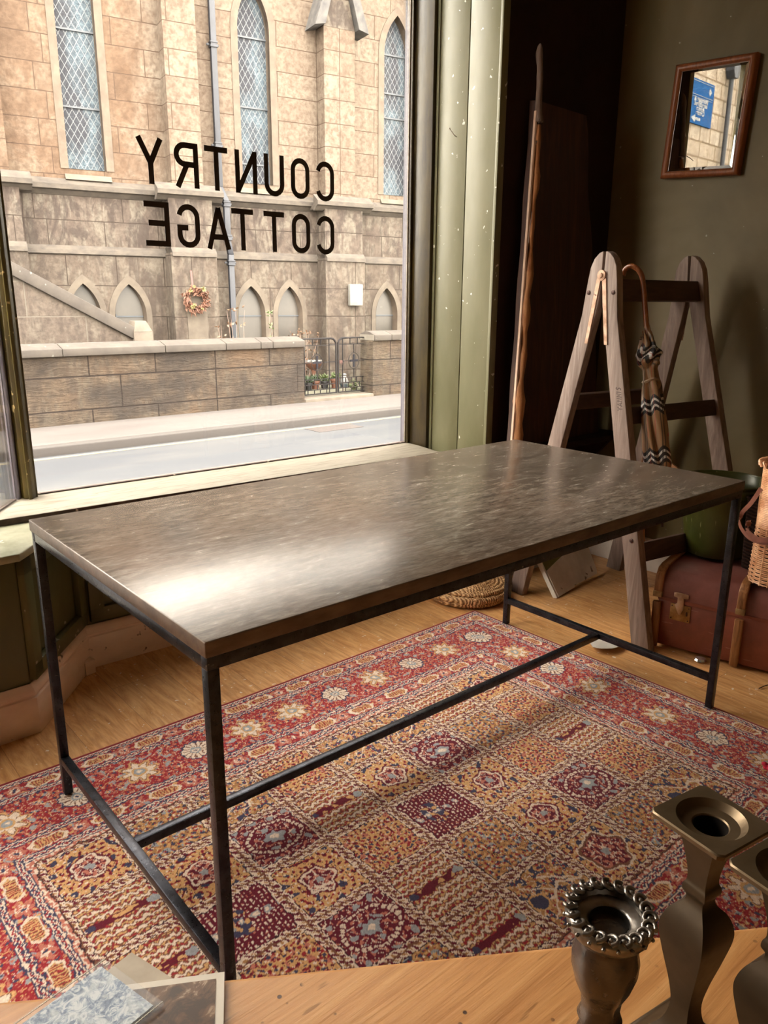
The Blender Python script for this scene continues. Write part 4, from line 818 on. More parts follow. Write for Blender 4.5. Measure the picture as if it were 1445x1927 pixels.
o, u, v = quad((-.319, -.487), (.017, -.052), (-.075, -.018), .7506); card('beige_card', [o, o+u, o+u+v, o+v], 'beige', 'plain beige card with a small brown corner mark, under the sepia and blue cards', 'card')
z = .7525; o, u, v = quad((-.272, -.553), (-.020, -.035), (-.078, .046), z)
c_ = thing('sepia_photograph', 'dark sepia photograph with pale border lying on the bench edge', 'photograph', tuple(o))
mb = MB(); mb.prism([o, o+u*1.6, o+u*1.6+v, o+v], (0, 0, .0008)); meshobj('white_border', mb, 'cream', c_)
a = .07; mb = MB(); mb.prism([o+u*.14+v*.07+Vector((0, 0, .0009)), o+u*1.46+v*.07+Vector((0, 0, .0009)), o+u*1.46+v*.93+Vector((0, 0, .0009)), o+u*.14+v*.93+Vector((0, 0, .0009))], (0, 0, .0002)); meshobj('picture', mb, 'sepia', c_)
z = .7555; o, u, v = quad((-.340, -.484), (.019, -.068), (-.108, -.022), z)
c_ = thing('blue_print_in_sleeve', 'pale blue engraved print in a clear plastic sleeve, nearest the lower left corner', 'print', tuple(o))
mb = MB(); mb.prism([o+u*.07+v*.05, o+u*.93+v*.05, o+u*.93+v*.97, o+u*.07+v*.97], (0, 0, .0006)); meshobj('print', mb, 'blueprint', c_)
mb = MB(); mb.prism([o-Vector((0, 0, .0004)), o+u-Vector((0, 0, .0004)), o+u+v-Vector((0, 0, .0004)), o+v-Vector((0, 0, .0004))], (0, 0, .0018)); meshobj('clear_sleeve', mb, 'sleeve', c_)
for e in (.975, .025):
    mb = MB(); mb.tube([o+v*(k/90)+u*(e+.006*(k % 2))+Vector((0, 0, .0015)) for k in range(91)], .0004, 4); meshobj('crimped_seam', mb, 'cream', c_)

# ================================================================== OUTSIDE : GROUND
DIM = .125   # outdoor stone, road and plants: reflectances scaled together
m = N('asphalt_road'); v = m.mapv(); n = m.noise(v, 60, 4, .8); b = m.noise(m.mapv(sc=(.3, 1.6, 1)), 1.2, 4)
col = m.ramp(n, [(.35, (.13, .14, .17)), (.6, (.20, .215, .25)), (.75, (.30, .31, .335))]); col = m.mix(m.ramp(b, [(.45, .0), (.65, .5)]), col, (.34, .33, .32)); m.bsdf(col, .85, 0, m.bump(n, .3, .01), .3); M['road'] = m.m
m = N('pavement_flags'); v = m.mapv(); n = m.noise(v, 24, 4, .8); b = m.noise(m.mapv(sc=(.4, 2, 1)), 1.3, 4)
col = m.ramp(n, [(.35, (.34, .29, .27)), (.7, (.48, .42, .395))]); col = m.mix(m.ramp(b, [(.5, .0), (.7, .5)]), col, (.25, .205, .19)); m.bsdf(col, .85, 0, m.bump(n, .2, .01), .3); M['pave'] = m.m
m = N('kerb_stone'); v = m.mapv(); br = m.n('ShaderNodeTexBrick'); s_ = m.sep(v); m.l(m.comb(s_[0], m.math('MULTIPLY', s_[1], .001)), br.inputs['Vector'])
for k, x in dict(Scale=1, Mortar_Size=.008, Brick_Width=.92, Row_Height=5.0, Bias=0).items(): br.inputs[k.replace('_', ' ')].default_value = x
br.inputs['Color1'].default_value = (.030, .023, .020, 1); br.inputs['Color2'].default_value = (.038, .029, .025, 1); br.inputs['Mortar'].default_value = (.012, .009, .008, 1)
n = m.noise(v, 30, 4); m.bsdf(m.mix(m.math('MULTIPLY', n, .3), br.outputs[0], (.50, .42, .37)), .8, 0, m.bump(n, .2, .01)); M['kerb'] = m.m
struct('road', MB().box((-22, 3.2, -.45), (22, 7.30, -.35)), 'road')
struct('near_pavement', MB().box((-22, 1.95, -.45), (22, 3.2, -.22)), 'pave')
struct('side_pavement', MB().box((-22, -9, -.45), (-3.52, 1.95, -.22)), 'pave')
struct('far_pavement', MB().box((-22, 7.42, -.45), (22, 8.70, -.25)), 'pave')
struct('kerb', MB().box((-22, 7.285, -.45), (22, 7.42, -.247)), 'kerb', bevel=.02, seg=3)
struct('yellow_line', MB().box((-22, 7.13, -.351), (22, 7.20, -.347)), generic('faded_yellow_paint', (.62, .50, .26), (.74, .66, .42), 20, rough=.8))
M['garden'] = generic('gravel_and_moss', (.30, .30, .12), (.55, .50, .38), 12, rough=.9, bump=.5, bd=.02)
struct('garden_ground', MB().box((-8, 8.70, -.45), (16, 14, -.215)), 'garden')
dr = MB(); dr.box((5.05, 6.78, -.352), (5.75, 7.12, -.346)); tag(meshobj('drain_cover', dr, generic('rusty_drain_iron', (.10, .06, .05), (.20, .14, .12), 40, rough=.8)), 'rusty rectangular drain cover in the gutter across the road', 'drain cover')

# ================================================================== CHURCH
CH = thing('church', 'sandstone church facade with tall lattice windows across the street', 'church', (5, 11, 0), math.radians(-10))
CM = Matrix.Translation((5, 11, 0)) @ Matrix.Rotation(math.radians(-10), 4, 'Z')
def stone(name, c, rowh, bw, z0, mort, rgh=0, mcol=(.22, .14, .09), var=.16, stain=0):
    m = N(name); v = m.mapv(); s_ = m.sep(v); x = m.math('ADD', s_[0], s_[1]); zz = m.math('SUBTRACT', s_[2], z0)
    br = m.n('ShaderNodeTexBrick'); wob = m.noise(v, 3, 3); m.l(m.comb(x, m.math('ADD', zz, m.math('MULTIPLY', m.math('SUBTRACT', wob, .5), .012))), br.inputs['Vector']); br.offset = .42; br.squash = 1.55; br.squash_frequency = 2
    for k, q in dict(Scale=1, Mortar_Size=mort, Mortar_Smooth=.25, Bias=0, Brick_Width=bw, Row_Height=rowh).items(): br.inputs[k.replace('_', ' ')].default_value = q
    br.inputs['Color1'].default_value = (0, 0, 0, 1); br.inputs['Color2'].default_value = (1, 1, 1, 1); br.inputs['Mortar'].default_value = (.5, .5, .5, 1)
    n = m.noise(v, 2.0, 6, .65, .6); n2 = m.noise(v, 13, 5, .7); 
    base = m.ramp(n, [(.34, c[0]), (.5, c[1]), (.62, c[2])])
    if name == 'warm_ashlar': base = m.mix(m.ramp(m.math('ADD', s_[0], m.math('MULTIPLY', n, 1.5)), [(.35, (.0)), (1.0, .6)]), base, (.86, .74, .60))  # paler to the right: haze and glare mixed into the stone colour
    base = m.mix(m.math('MULTIPLY', br.outputs[0], var*2), base, c[3])
    if stain:
        st_ = m.noise(m.mapv(sc=(2.2, 2.2, .55)), 2.2, 6, .72, 1.0); base = m.mix(m.ramp(st_, [(.49, 0.), (.56, stain)]), base, (.62, .53, .42)); 
        st2 = m.noise(m.mapv(sc=(2, 2, .8), loc=(5, 2, 1)), 2.0, 5, .7, 1.0); base = m.mix(m.ramp(st2, [(.49, 0.), (.58, stain*.85)]), base, (.17, .12, .10))
    base = m.mix(m.ramp(n2, [(.42, .0), (.62, .6)]), base, tuple(q*.62 for q in c[0]))
    base = m.mix(br.outputs['Fac'], base, mcol)
    h = m.math('SUBTRACT', m.math('ADD', m.math('MULTIPLY', n2, .4), m.math('MULTIPLY', n, .6)), m.math('MULTIPLY', br.outputs['Fac'], 1.3))
    if rgh:
        rd = m.noise(m.mapv(sc=(1.1, 1.1, 5.5), rot=(0, .55, .0)), 3.2, 7, .72, 1.6)
        h = m.math('ADD', h, m.math('MULTIPLY', rd, rgh*3)); base = m.mix(m.ramp(rd, [(.5, 0.), (.66, .35)]), base, tuple(q*1.3 for q in c[2]))
        if name == 'squared_rubble': m.bsdf(m.mix(br.outputs['Fac'], base, mcol), .85, 0, m.bump(h, .4, .03), .25); return m.m
        og = m.noise(m.mapv(sc=(1, 1, 1.6), loc=(3, 0, 0)), .9, 3); base = m.mix(m.ramp(og, [(.52, 0.), (.66, .55)]), base, (.78, .45, .24)); base = m.mix(m.ramp(og, [(.38, .7), (.48, 0.)]), base, (.17, .13, .11))
        base = m.mix(br.outputs['Fac'], base, mcol)
    m.bsdf(base, .85, 0, m.bump(h, .8 if rgh else .6, .09 if rgh else .035), .25); return m.m
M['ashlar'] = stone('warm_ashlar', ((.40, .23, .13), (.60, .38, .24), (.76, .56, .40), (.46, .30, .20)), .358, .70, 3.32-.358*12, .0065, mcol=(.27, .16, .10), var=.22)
M['ashlarlow'] = stone('weathered_ashlar', ((.30, .215, .17), (.44, .335, .265), (.56, .45, .355), (.38, .285, .225)), .44, .80, 1.90-.44*5, .007, stain=.9, mcol=(.16, .11, .08))
M['ashlarbase'] = stone('weathered_base_ashlar', ((.33, .24, .18), (.47, .36, .28), (.58, .47, .37), (.40, .31, .235)), .46, .72, .96-.46*4, .007, stain=.7, mcol=(.16, .11, .08))
M['dressed'] = generic('dressed_stone', (.38, .265, .18), (.58, .43, .31), 5, rough=.85, bump=.3, bd=.01)
M['dressedpale'] = generic('pale_dressed_stone', (.36, .275, .20), (.54, .43, .32), 5, rough=.85, bump=.3, bd=.01)
M['coursing'] = generic('weathered_moulding', (.20, .155, .12), (.38, .30, .225), 7, (1, 1, 2), .85, bump=.4, bd=.01)
def arch(w_, zb, zs, za, n=12):   # pointed arch outline, counter-clockwise from bottom left
    h = za-zs; R = (w_*w_/4+h*h)/w_; L = [(-w_/2, zb), (w_/2, zb)]
    a1 = math.asin(min(1, h/R))
    if R < w_/2+1e-6: a1 = PI/2
    for k in range(n+1):
        a = a1*k/n; L.append((w_/2-R+R*math.cos(a), zs+R*math.sin(a)))
    for k in range(n, -1, -1):
        a = a1*k/n
        if k == n: continue
        L.append((-(w_/2-R+R*math.cos(a)), zs+R*math.sin(a)))
    return L
def holed(rect, holes, y=0.0):
    bm = bmesh.new(); ed = []
    for lp in [rect]+holes:
        vs = [bm.verts.new((x, y, z)) for x, z in lp]
        for i in range(len(vs)): ed.append(bm.edges.new((vs[i], vs[(i+1) % len(vs)])))
    bmesh.ops.triangle_fill(bm, use_beauty=True, use_dissolve=False, edges=ed)
    bm.verts.index_update(); mb = MB(); mb.add([tuple(q.co) for q in bm.verts], [tuple(q.index for q in f.verts) for f in bm.faces]); bm.free(); return mb
def reveal(mb, lp, s0, y0, y1, grow=0):
    n = len(lp); cx = 0
    mb.add([(s0+x, y0, z) for x, z in lp]+[(s0+x*(1-grow), y1, z) for x, z in lp], [(i, (i+1) % n, n+(i+1) % n, n+i) for i in range(n)])
LAN = [(-.93, .53), (1.715, .52), (4.335, .52)]   # tall windows
SML = [(-1.16, .46), (-.49, .48), (1.495, .48), (2.195, .46), (4.12, .46), (4.82, .46), (6.6, .46)]
lz = (3.05, 5.28, 5.90); sz = (.28, .98, 1.45)
def loc(mb): mb.v = [CM @ q for q in mb.v]; return mb
up_h = [[(s+x, z) for x, z in arch(w_, *lz)] for s, w_ in LAN]
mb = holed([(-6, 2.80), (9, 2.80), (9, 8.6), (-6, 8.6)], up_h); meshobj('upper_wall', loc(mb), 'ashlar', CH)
mb = holed([(-6, 1.92), (9, 1.92), (9, 2.80), (-6, 2.80)], [], -.03); meshobj('middle_wall', loc(mb), 'ashlarlow', CH)
lo_h = [[(s+x, z) for x, z in arch(w_, *sz)] for s, w_ in SML]
mb = holed([(-6, -.4), (9, -.4), (9, 1.92), (-6, 1.92)], lo_h, -.07); meshobj('lower_wall', loc(mb), 'ashlarbase', CH)
mb = MB(); mb.box((-6, .25, -.4), (9, .40, 8.6)); meshobj('inner_wall', loc(mb), 'coursing', CH)
# lattice glass
m = N('leaded_glass'); v = m.mapv(); s_ = m.sep(v)
def diag(sg): return m.math('ABSOLUTE', m.math('SUBTRACT', m.math('FRACT', m.math('ADD', m.math('MULTIPLY', s_[0], 10.5), m.math('MULTIPLY', s_[2], sg*6.2))), .5))
ln = m.math('MAXIMUM', m.math('LESS_THAN', m.math('SUBTRACT', .5, diag(1)), .048), m.math('LESS_THAN', m.math('SUBTRACT', .5, diag(-1)), .048))
n = m.noise(v, 26, 4, .7, 1.0); b = m.noise(m.mapv(sc=(2, 2, .8)), 1.3, 3)
vc = m.n('ShaderNodeTexWhiteNoise'); m.l(m.comb(m.math('FLOOR', m.math('ADD', m.math('MULTIPLY', s_[0], 10.5), m.math('MULTIPLY', s_[2], 6.2))), m.math('FLOOR', m.math('SUBTRACT', m.math('MULTIPLY', s_[0], 10.5), m.math('MULTIPLY', s_[2], 6.2)))), vc.inputs['Vector'])
col = m.ramp(n, [(.35, (.14, .20, .26)), (.5, (.30, .42, .52)), (.65, (.62, .78, .88))]); col = m.mix(m.ramp(b, [(.42, 0.), (.56, .8)]), col, (.10, .09, .12)); col = m.mix(m.math('MULTIPLY', vc.outputs[0], .3), col, (.16, .15, .18))  # dark purplish patches are reflections painted into the glass colour
col = m.mix(ln, col, (.80, .84, .88)); m.bsdf(col, .55, 0, m.bump(n, .5, .01), .12); M['leaded'] = m.m
m = N('grey_panel_glass'); v = m.mapv(); n = m.noise(v, 5, 4); m.bsdf(m.ramp(n, [(.3, (.21, .175, .14)), (.7, (.29, .245, .20))]), .35, 0, m.bump(n, .1, .01), .5); M['greypane'] = m.m
M['bluebar'] = plain('blue_grey_iron', (.24, .28, .34), .5, .1)
def shape(lp, s0, y0, y1): mb = MB(); mb.prism([(s0+x, y0, z) for x, z in lp], (0, y1-y0, 0)); return mb
def surround(s0, inner, outer, y0, y1):
    mb = MB(); n = len(inner); A = [(s0+x, z) for x, z in inner]; B = [(s0+x, z) for x, z in outer]
    vs = [(x, y0, z) for x, z in A]+[(x, y0, z) for x, z in B]+[(x, y1, z) for x, z in A]+[(x, y1, z) for x, z in B]; fs = []
    for i in range(n):
        if i == 0: continue
        j = (i+1) % n; fs += [(i, j, n+j, n+i), (n+i, n+j, 3*n+j, 3*n+i), (i, j, 2*n+j, 2*n+i)]
    mb.add(vs, fs); return mb
for k, (s0, w_) in enumerate(LAN):
    f = meshobj('lancet_surround', loc(surround(s0, arch(w_, *lz), arch(w_+.22, lz[0], lz[1], lz[2]+.13), -.012, .10)), 'dressed', CH)
    mb = MB(); reveal(mb, arch(w_, *lz), s0, -.01, .16, .0); meshobj('window_reveal', loc(mb), 'dressed', CH)
    g = meshobj('lattice_glass', loc(shape(arch(w_+.02, *lz), s0, .15, .17)), 'leaded', CH)
    for z in ((3.9, 4.9), (3.36, 4.2, 5.2), (4.33, 4.72, 5.32))[k]: meshobj('glazing_bar', loc(MB().box((s0-w_/2, .125, z-.012), (s0+w_/2, .15, z+.012))), 'bluebar', g)
    if k > 0:
        za, zb_ = ((3.06, 3.36), (4.72, 5.32))[k-1]
        for sx_ in (-w_/2+.012, w_/2-.012): meshobj('casement_stile', loc(MB().box((s0+sx_-.012, .12, za), (s0+sx_+.012, .15, zb_))), 'bluebar', g)
    mb = MB(); mb.prism([(s0-w_/2-.06, 0, 2.98), (s0-w_/2-.06, -.06, 2.90), (s0-w_/2-.06, .1, 2.90), (s0-w_/2-.06, .16, 3.05)], (w_+.12, 0, 0)); meshobj('window_sill', loc(mb), 'dressedpale', CH)
for s0, w_ in SML:
    meshobj('arch_surround', loc(surround(s0, arch(w_, *sz), arch(w_+.17, sz[0], sz[1]+.01, sz[2]+.13), -.08, -.02)), 'dressedpale', CH)
    mb = MB(); reveal(mb, arch(w_, *sz), s0, -.083, .07, .14); meshobj('arch_reveal', loc(mb), 'dressed', CH)
    g = meshobj('blind_pane', loc(shape(arch(w_*.90, *sz), s0, .05, .07)), 'greypane', CH)
    mb = MB(); mb.box((s0-w_*.44, .03, .955), (s0+w_*.44, .05, .975)); mb.box((s0-w_*.43, .035, .28), (s0-w_*.43+.015, .05, 1.0)); meshobj('pane_bar', loc(mb), 'bluebar', g)
def course(mb, s0, s1, yb, z, d=.13, h=.17, e0=False, e1=False):
    P = [(yb, z+h*.65), (yb-d, z+.02), (yb-d, z-.045), (yb-d*.7, z-.06), (yb-d*.3, z-.12), (yb, z-.13)]
    mb.prism([(s0-(d if e0 else 0), y, zz) for y, zz in P], (s1-s0+(d if e0 else 0)+(d if e1 else 0), 0, 0))
mb = MB(); course(mb, -6, 9, 0, 2.80); meshobj('string_course', loc(mb), 'coursing', CH)
mb = MB(); mb.prism([(-6, -.02, 2.0), (-6, -.085, 1.93), (-6, -.10, 1.87), (-6, -.07, 1.85), (-6, 0, 1.85)], (15, 0, 0)); meshobj('plinth_course', loc(mb), 'coursing', CH)
for (a, b, a2, b2) in ((-2.75, -2.02, -2.80, -1.93), (.22, .71, .12, .80), (2.80, 3.36, 2.74, 3.46), (5.55, 6.1, 5.45, 6.2)):
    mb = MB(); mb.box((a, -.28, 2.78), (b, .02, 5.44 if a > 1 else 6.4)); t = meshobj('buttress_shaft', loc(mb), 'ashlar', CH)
    mb = MB(); mb.box((a2, -.36, 1.92), (b2, .02, 2.78)); meshobj('buttress_middle', loc(mb), 'ashlarlow', CH)
    mb = MB(); mb.box((a2-.02, -.41, -.4), (b2+.02, .02, 1.92)); meshobj('buttress_base', loc(mb), 'ashlarbase', CH)
    mb = MB(); course(mb, a2, b2, -.28, 2.80, .17, .20, True, True); mb.box((a2-.13, -.30, 2.70), (b2+.13, 0, 2.78)); meshobj('buttress_string', loc(mb), 'coursing', CH)
    mb = MB(); mb.prism([(a2, -.36, 2.0), (a2, -.43, 1.93), (a2, -.44, 1.87), (a2, 0, 1.87), (a2, 0, 2.0)], (b2-a2+.02, 0, 0)); meshobj('buttress_plinth', loc(mb), 'coursing', CH)
    if a < 1:
        pass
    else:       # gabled head with rolled edges
        c = (a+b)/2; hw_ = (b-a)/2
        mb = MB(); mb.prism([(a, -.285, 5.44), (b, -.285, 5.44), (c, -.285, 6.50)], (0, .3, 0)); meshobj('gable', loc(mb), 'ashlarlow', CH)
        for sg in (-1, 1):
            mb = MB()
            for dd, rr in ((.0, .035), (.06, .028), (-.05, .022)): mb.tube([(c+sg*(hw_+.13+dd*.6), -.36, 5.44-dd*.2), (c+sg*.02, -.36, 6.60+dd)], rr, 8)
            mb.prism([(c+sg*(hw_+.02), -.40, 5.44), (c+sg*(hw_+.20), -.40, 5.40), (c+sg*(hw_+.16), -.40, 5.52), (c+sg*.02, -.40, 6.74), (c-sg*.0, -.40, 6.50)], (0, .41, 0))
            meshobj('gable_roll', loc(mb), generic('blackened_stone', (.16, .15, .16), (.40, .37, .34), 8, rough=.8), CH, smooth=True, autos=40)
# stone plaque on the buttress
mb = MB(); mb.box((.30, -.415, .62), (.62, -.40, 1.42)); meshobj('pale_plaque', loc(mb), 'dressedpale', CH)
# downpipe
M['pipe'] = generic('blue_grey_painted_iron', (.07, .08, .115), (.12, .135, .19), 12, (1, 1, .3), .6, .05)
dp = thing('downpipe', 'square blue-grey rainwater pipe running down the church wall', 'downpipe', tuple(CM @ Vector((1.05, -.12, 0))))
PX = 1.03
mb = MB(); mb.box((PX-.045, -.13, 2.95), (PX+.045, -.05, 6.5)); mb.prism([(PX-.045, -.13, 2.95), (PX+.045, -.13, 2.95), (PX+.045, -.05, 2.95), (PX-.045, -.05, 2.95)], (.035, -.17, -.22)); mb.prism([(PX-.01, -.30, 2.73), (PX+.08, -.30, 2.73), (PX+.08, -.22, 2.73), (PX-.01, -.22, 2.73)], (0, 0, -.60)); mb.prism([(PX-.01, -.30, 2.13), (PX+.08, -.30, 2.13), (PX+.08, -.22, 2.13), (PX-.01, -.22, 2.13)], (.05, .04, -.2)); mb.box((PX+.04, -.26, -.3), (PX+.13, -.18, 1.93))
meshobj('pipe', loc(mb), 'pipe', dp, bevel=.008)
for x, y, z in ((0, 0, 4.95), (0, 0, 3.55), (.035, -.17, 2.68), (.035, -.17, 2.18), (.085, -.13, 1.80), (0, 0, 6.4)):
    mb = MB(); mb.box((PX+x-.058, y-.145, z-.04), (PX+x+.058, y-.035, z-.012)); mb.box((PX+x-.058, y-.145, z+.02), (PX+x+.058, y-.035, z+.045)); mb.box((PX+x-.05, y-.137, z-.04), (PX+x+.05, y-.04, z+.045)); mb.box((PX+x-.095, y-.075, z-.01), (PX+x+.095, y-.05, z+.02)); meshobj('collar', loc(mb), 'pipe', dp, bevel=.004)
# meter box, wreath, boss
tag(meshobj('meter_box', loc(MB().box((3.13, -.52, 1.14), (3.38, -.431, 1.50))), plain('white_box_enamel', (.86, .84, .78), .4), bevel=.012), 'small white meter box fixed on the church buttress above the iron gate', 'meter box')
wr0 = CM @ Vector((.43, -.46, 1.24)); wt = thing('dried_wreath', 'round wreath of dried orange leaves and yellow flowers hanging on the church buttress', 'wreath', tuple(wr0))
M['rustleaf'] = generic('dried_orange_leaf', (.46, .13, .05), (.80, .33, .17), 30, rough=.7); M['yelfl'] = generic('yellow_dried_flower', (1.0, .78, .20), (1.3, 1.15, .5), 40, rough=.7)
def leaf(mb, c, d, l, w_, X=None):
    d = Vector(d).normalized(); s__ = d.cross(Vector(rng.randn(3))).normalized(); n_ = d.cross(s__); c = Vector(c)
    mb.add([c, c+d*l*.4+s__*w_, c+d*l, c+d*l*.4-s__*w_, c+d*l*.45+n_*w_*.5], [(0, 1, 4), (1, 2, 4), (2, 3, 4), (3, 0, 4), (0, 3, 2, 1)], X)
mb = MB()
for k in range(300):
    a = rng.rand()*2*PI; r = .155+.045*rng.randn()*.6; c = Vector((.43+r*math.cos(a), -.47-.035*rng.rand(), 1.24+r*math.sin(a))); d = Vector((-math.sin(a)+.6*rng.randn(), -.35-.5*rng.rand(), math.cos(a)*.5-.9+.5*rng.randn())); leaf(mb, c, d, .05+.05*rng.rand(), .011+.006*rng.rand())
meshobj('dried_leaves', loc(mb), 'rustleaf', wt)
mb = MB(); mb.tube([(.43+.15*math.cos(t), -.455, 1.24+.15*math.sin(t)) for t in [2*PI*k/24 for k in range(24)]], .03, 8, closed=True); meshobj('twig_ring', loc(mb), generic('dried_twigs', (.25, .12, .07), (.42, .24, .15), 30, rough=.8), wt, smooth=True)
for x, z, r in ((.53, 1.385, .038), (.335, 1.36, .028), (.37, 1.13, .032), (.345, 1.115, .026), (.50, 1.09, .020), (.39, 1.42, .022)):
    mb = MB(); c = Vector((x, -.545, z))
    for q in range(26): leaf(mb, c, rng.randn(3)+Vector((0, -.6, 0)), r*1.5, r*.36)
    meshobj('flower', loc(mb), 'yelfl', wt)
mb = MB(); mb.bar((.40, -.44, 1.42), (.385, -.44, 1.66), .03, .006, (0, 1, 0)); meshobj('ribbon', loc(mb), plain('pink_ribbon', (.62, .24, .20), .6), wt)

# ================================================================== LOW WALLS, STAIR WALL, GATE
M['rough'] = stone('rough_faced_sandstone', ((.36, .255, .175), (.52, .38, .27), (.66, .48, .33), (.72, .48, .30)), .405, .86, -.645, .010, .8, mcol=(.13, .075, .05), var=.34, stain=.45)
M['coping'] = generic('worn_coping_stone', (.19, .145, .115), (.29, .23, .18), 6, rough=.85, bump=.3, bd=.01, specks=((.62, .60, .52), 14))
def gwall(name, label, x0, x1, y0, zt, joints, ends=0):
    t = thing(name, label, 'wall', ((x0+x1)/2, y0+.2, -.25), 0, 'low sandstone walls along the far pavement')
    meshobj('wall_body', MB().box((x0, y0+.045, -.4), (x1, y0+.36, zt-.09)), 'rough', t)
    js = [x0-.0]+joints+[x1+.0]
    for a, b in zip(js[:-1], js[1:]):
        mb = MB(); mb.prism([(a+.004, y0, zt-.095), (a+.004, y0, zt-.005), (a+.004, y0+.16, zt+.045), (a+.004, y0+.24, zt+.05), (a+.004, y0+.40, zt-.005), (a+.004, y0+.40, zt-.095)], (b-a-.008, 0, 0)); meshobj('coping_stone', mb, 'coping', t, bevel=.008)
    meshobj('coping_bed', MB().box((x0, y0+.02, zt-.092), (x1, y0+.38, zt-.004)), generic('pale_lime_mortar', (.60, .52, .42), (.72, .64, .52), 20, rough=.9), t)
gwall('boundary_wall', 'long low rough-faced sandstone wall with coping, left of the iron gate', -4.0, 6.10, 8.585, .665, [-2.2, -.9, .6, 1.7, 2.62, 3.92, 4.80, 5.35, 5.9-.35])
gwall('boundary_wall', 'low sandstone wall with coping, right of the iron gate', 7.42, 13, 8.585, .715, [7.78, 9.2, 10.6])
M['stairstone'] = stone('stair_wall_stone', ((.30, .22, .18), (.43, .33, .26), (.54, .43, .34), (.48, .37, .29)), .45, .85, -.15, .008, stain=.5, mcol=(.55, .47, .38))
sw_ = thing('stair_wall', 'sloping stone stair wall with square capped end block in front of the church', 'wall', (2.6, 10.1, -.2))
mb = MB(); mb.prism([(-1.6, 10.02, -.3), (4.10, 10.02, -.3), (4.10, 10.02, .74), (2.50, 10.02, 1.62), (-1.6, 10.02, 3.86)], (0, .22, 0)); meshobj('wall_body', mb, 'stairstone', sw_)
mb = MB(); mb.prism([(4.12, 9.97, .66), (4.12, 9.97, .84), (2.50, 9.97, 1.715), (-1.6, 9.97, 3.95), (-1.6, 9.97, 3.77), (2.5, 9.97, 1.54)], (0, .32, 0)); meshobj('sloping_coping', mb, 'coping', sw_, bevel=.01)
mb = MB(); mb.box((4.085, 9.95, -.3), (4.37, 10.25, .78)); mb.add([(4.085, 9.95, .78), (4.37, 9.95, .78), (4.37, 10.25, .78), (4.085, 10.25, .78), (4.135, 10.0, .93), (4.30, 10.0, .93), (4.30, 10.2, .93), (4.135, 10.2, .93)], [(0, 1, 5, 4), (1, 2, 6, 5), (2, 3, 7, 6), (3, 0, 4, 7), (4, 5, 6, 7)]); meshobj('end_block', mb, 'dressedpale', sw_, bevel=.01)
struct('gate_step', MB().box((6.10, 8.60, -.3), (7.42, 8.95, -.205)), 'dressedpale', bevel=.01)
M['gate'] = generic('grey_purple_gate_iron', (.035, .028, .03), (.075, .06, .065), 30, rough=.7, spec=.2)
def gate(x0, x1, label, lat):
    y = 8.86; zb, zt = -.185, .665; t = thing('iron_gate', label, 'gate', ((x0+x1)/2, y, zb), 0, 'leaves of the iron garden gate'); w_ = x1-x0
    rc_ = .10; sgn = 1 if lat else -1
    xi = x1 if lat else x0   # meeting stile side
    mb = MB(); c_ = (xi-sgn*rc_, zt-rc_)
    P = [((x0 if lat else x1), y, zb), ((x0 if lat else x1), y, zt-.0)]+[(c_[0]+sgn*rc_*math.sin(a), y, c_[1]+rc_*math.cos(a)) for a in [PI/2*k/6 for k in range(7)]]+[(xi, y, zb)]
    mb.tube(P, .016, 6); mb.bar(((x0), y, zb+.01), ((x1), y, zb+.01), .02, .02); meshobj('outer_frame', mb, 'gate', t)
    mb = MB(); th = .012
    def H(z, a=0., b=1.): mb.bar((x0+w_*a, y, z), (x0+w_*b, y, z), th, th)
    def V(a, z0, z1): mb.bar((x0+w_*a, y, z0), (x0+w_*a, y, z1), th, th, (1, 0, 0))
    i0, i1 = (.10, .80) if lat else (.15, .90)
    V(i0, zb, zt); V(i1, zb, zt); H(zt-.10); H(zb+.235, 0, 1); H(zb+.155); H(zb+.075)
    for k in (.33, .66): V(i0+(i1-i0)*k, zt-.10, zt)
    for r, zz in ((0, zb), (1, zb+.075), (2, zb+.155)):
        for k in ((.25, .5, .75) if r % 2 else (.12, .38, .62, .88)): V(i0+(i1-i0)*k, zz, zz+(.075 if r == 0 else .08))
    cxx = (i0+i1)/2; zc = (zb+.235+zt-.10)/2
    H(zc, i0-.12 if i0 > .12 else 0, cxx-.19); H(zc, cxx+.19, 1); V(cxx, zt-.10, zc+.125); V(cxx, zb+.235, zc-.125); meshobj('bars', mb, 'gate', t)
    X0 = x0+w_*cxx; mb = MB(); mb.tube([(X0+.105*math.cos(a), y, zc+.125*math.sin(a)) for a in [2*PI*k/28 for k in range(28)]], .006, 6, closed=True); meshobj('roundel_ring', mb, 'gate', t, smooth=True)
    mb = MB(); mb.box((X0-.016, y-.008, zc-.10), (X0+.016, y+.008, zc+.10)); mb.box((X0-.08, y-.0085, zc-.016), (X0+.08, y+.0085, zc+.016)); meshobj('cross', mb, generic('blue_grey_cross', (.05, .05, .075), (.09, .09, .12), 20, rough=.8, spec=.1), t)
    if not lat: mb = MB(); mb.box((x0+.01, y-.02, zc-.03), (x0+.07, y+.02, zc+.015)); mb.tube([(x0+.05, y-.02, zc), (x0+.055, y-.03, zc-.05)], .006, 6); meshobj('latch', mb, 'rustdark', t)
gate(6.20, 6.865, 'left leaf of the iron garden gate with cross roundel, in front of the pots', True)
gate(6.905, 7.50, 'right leaf of the low iron garden gate with cross roundel and latch', False)
mb = MB(); mb.box((7.52, 8.84, -.2), (7.56, 8.88, .66)); tag(meshobj('gate_post', mb, 'gate'), 'slim dark iron hinge post at the right side of the garden gate', 'gate post')
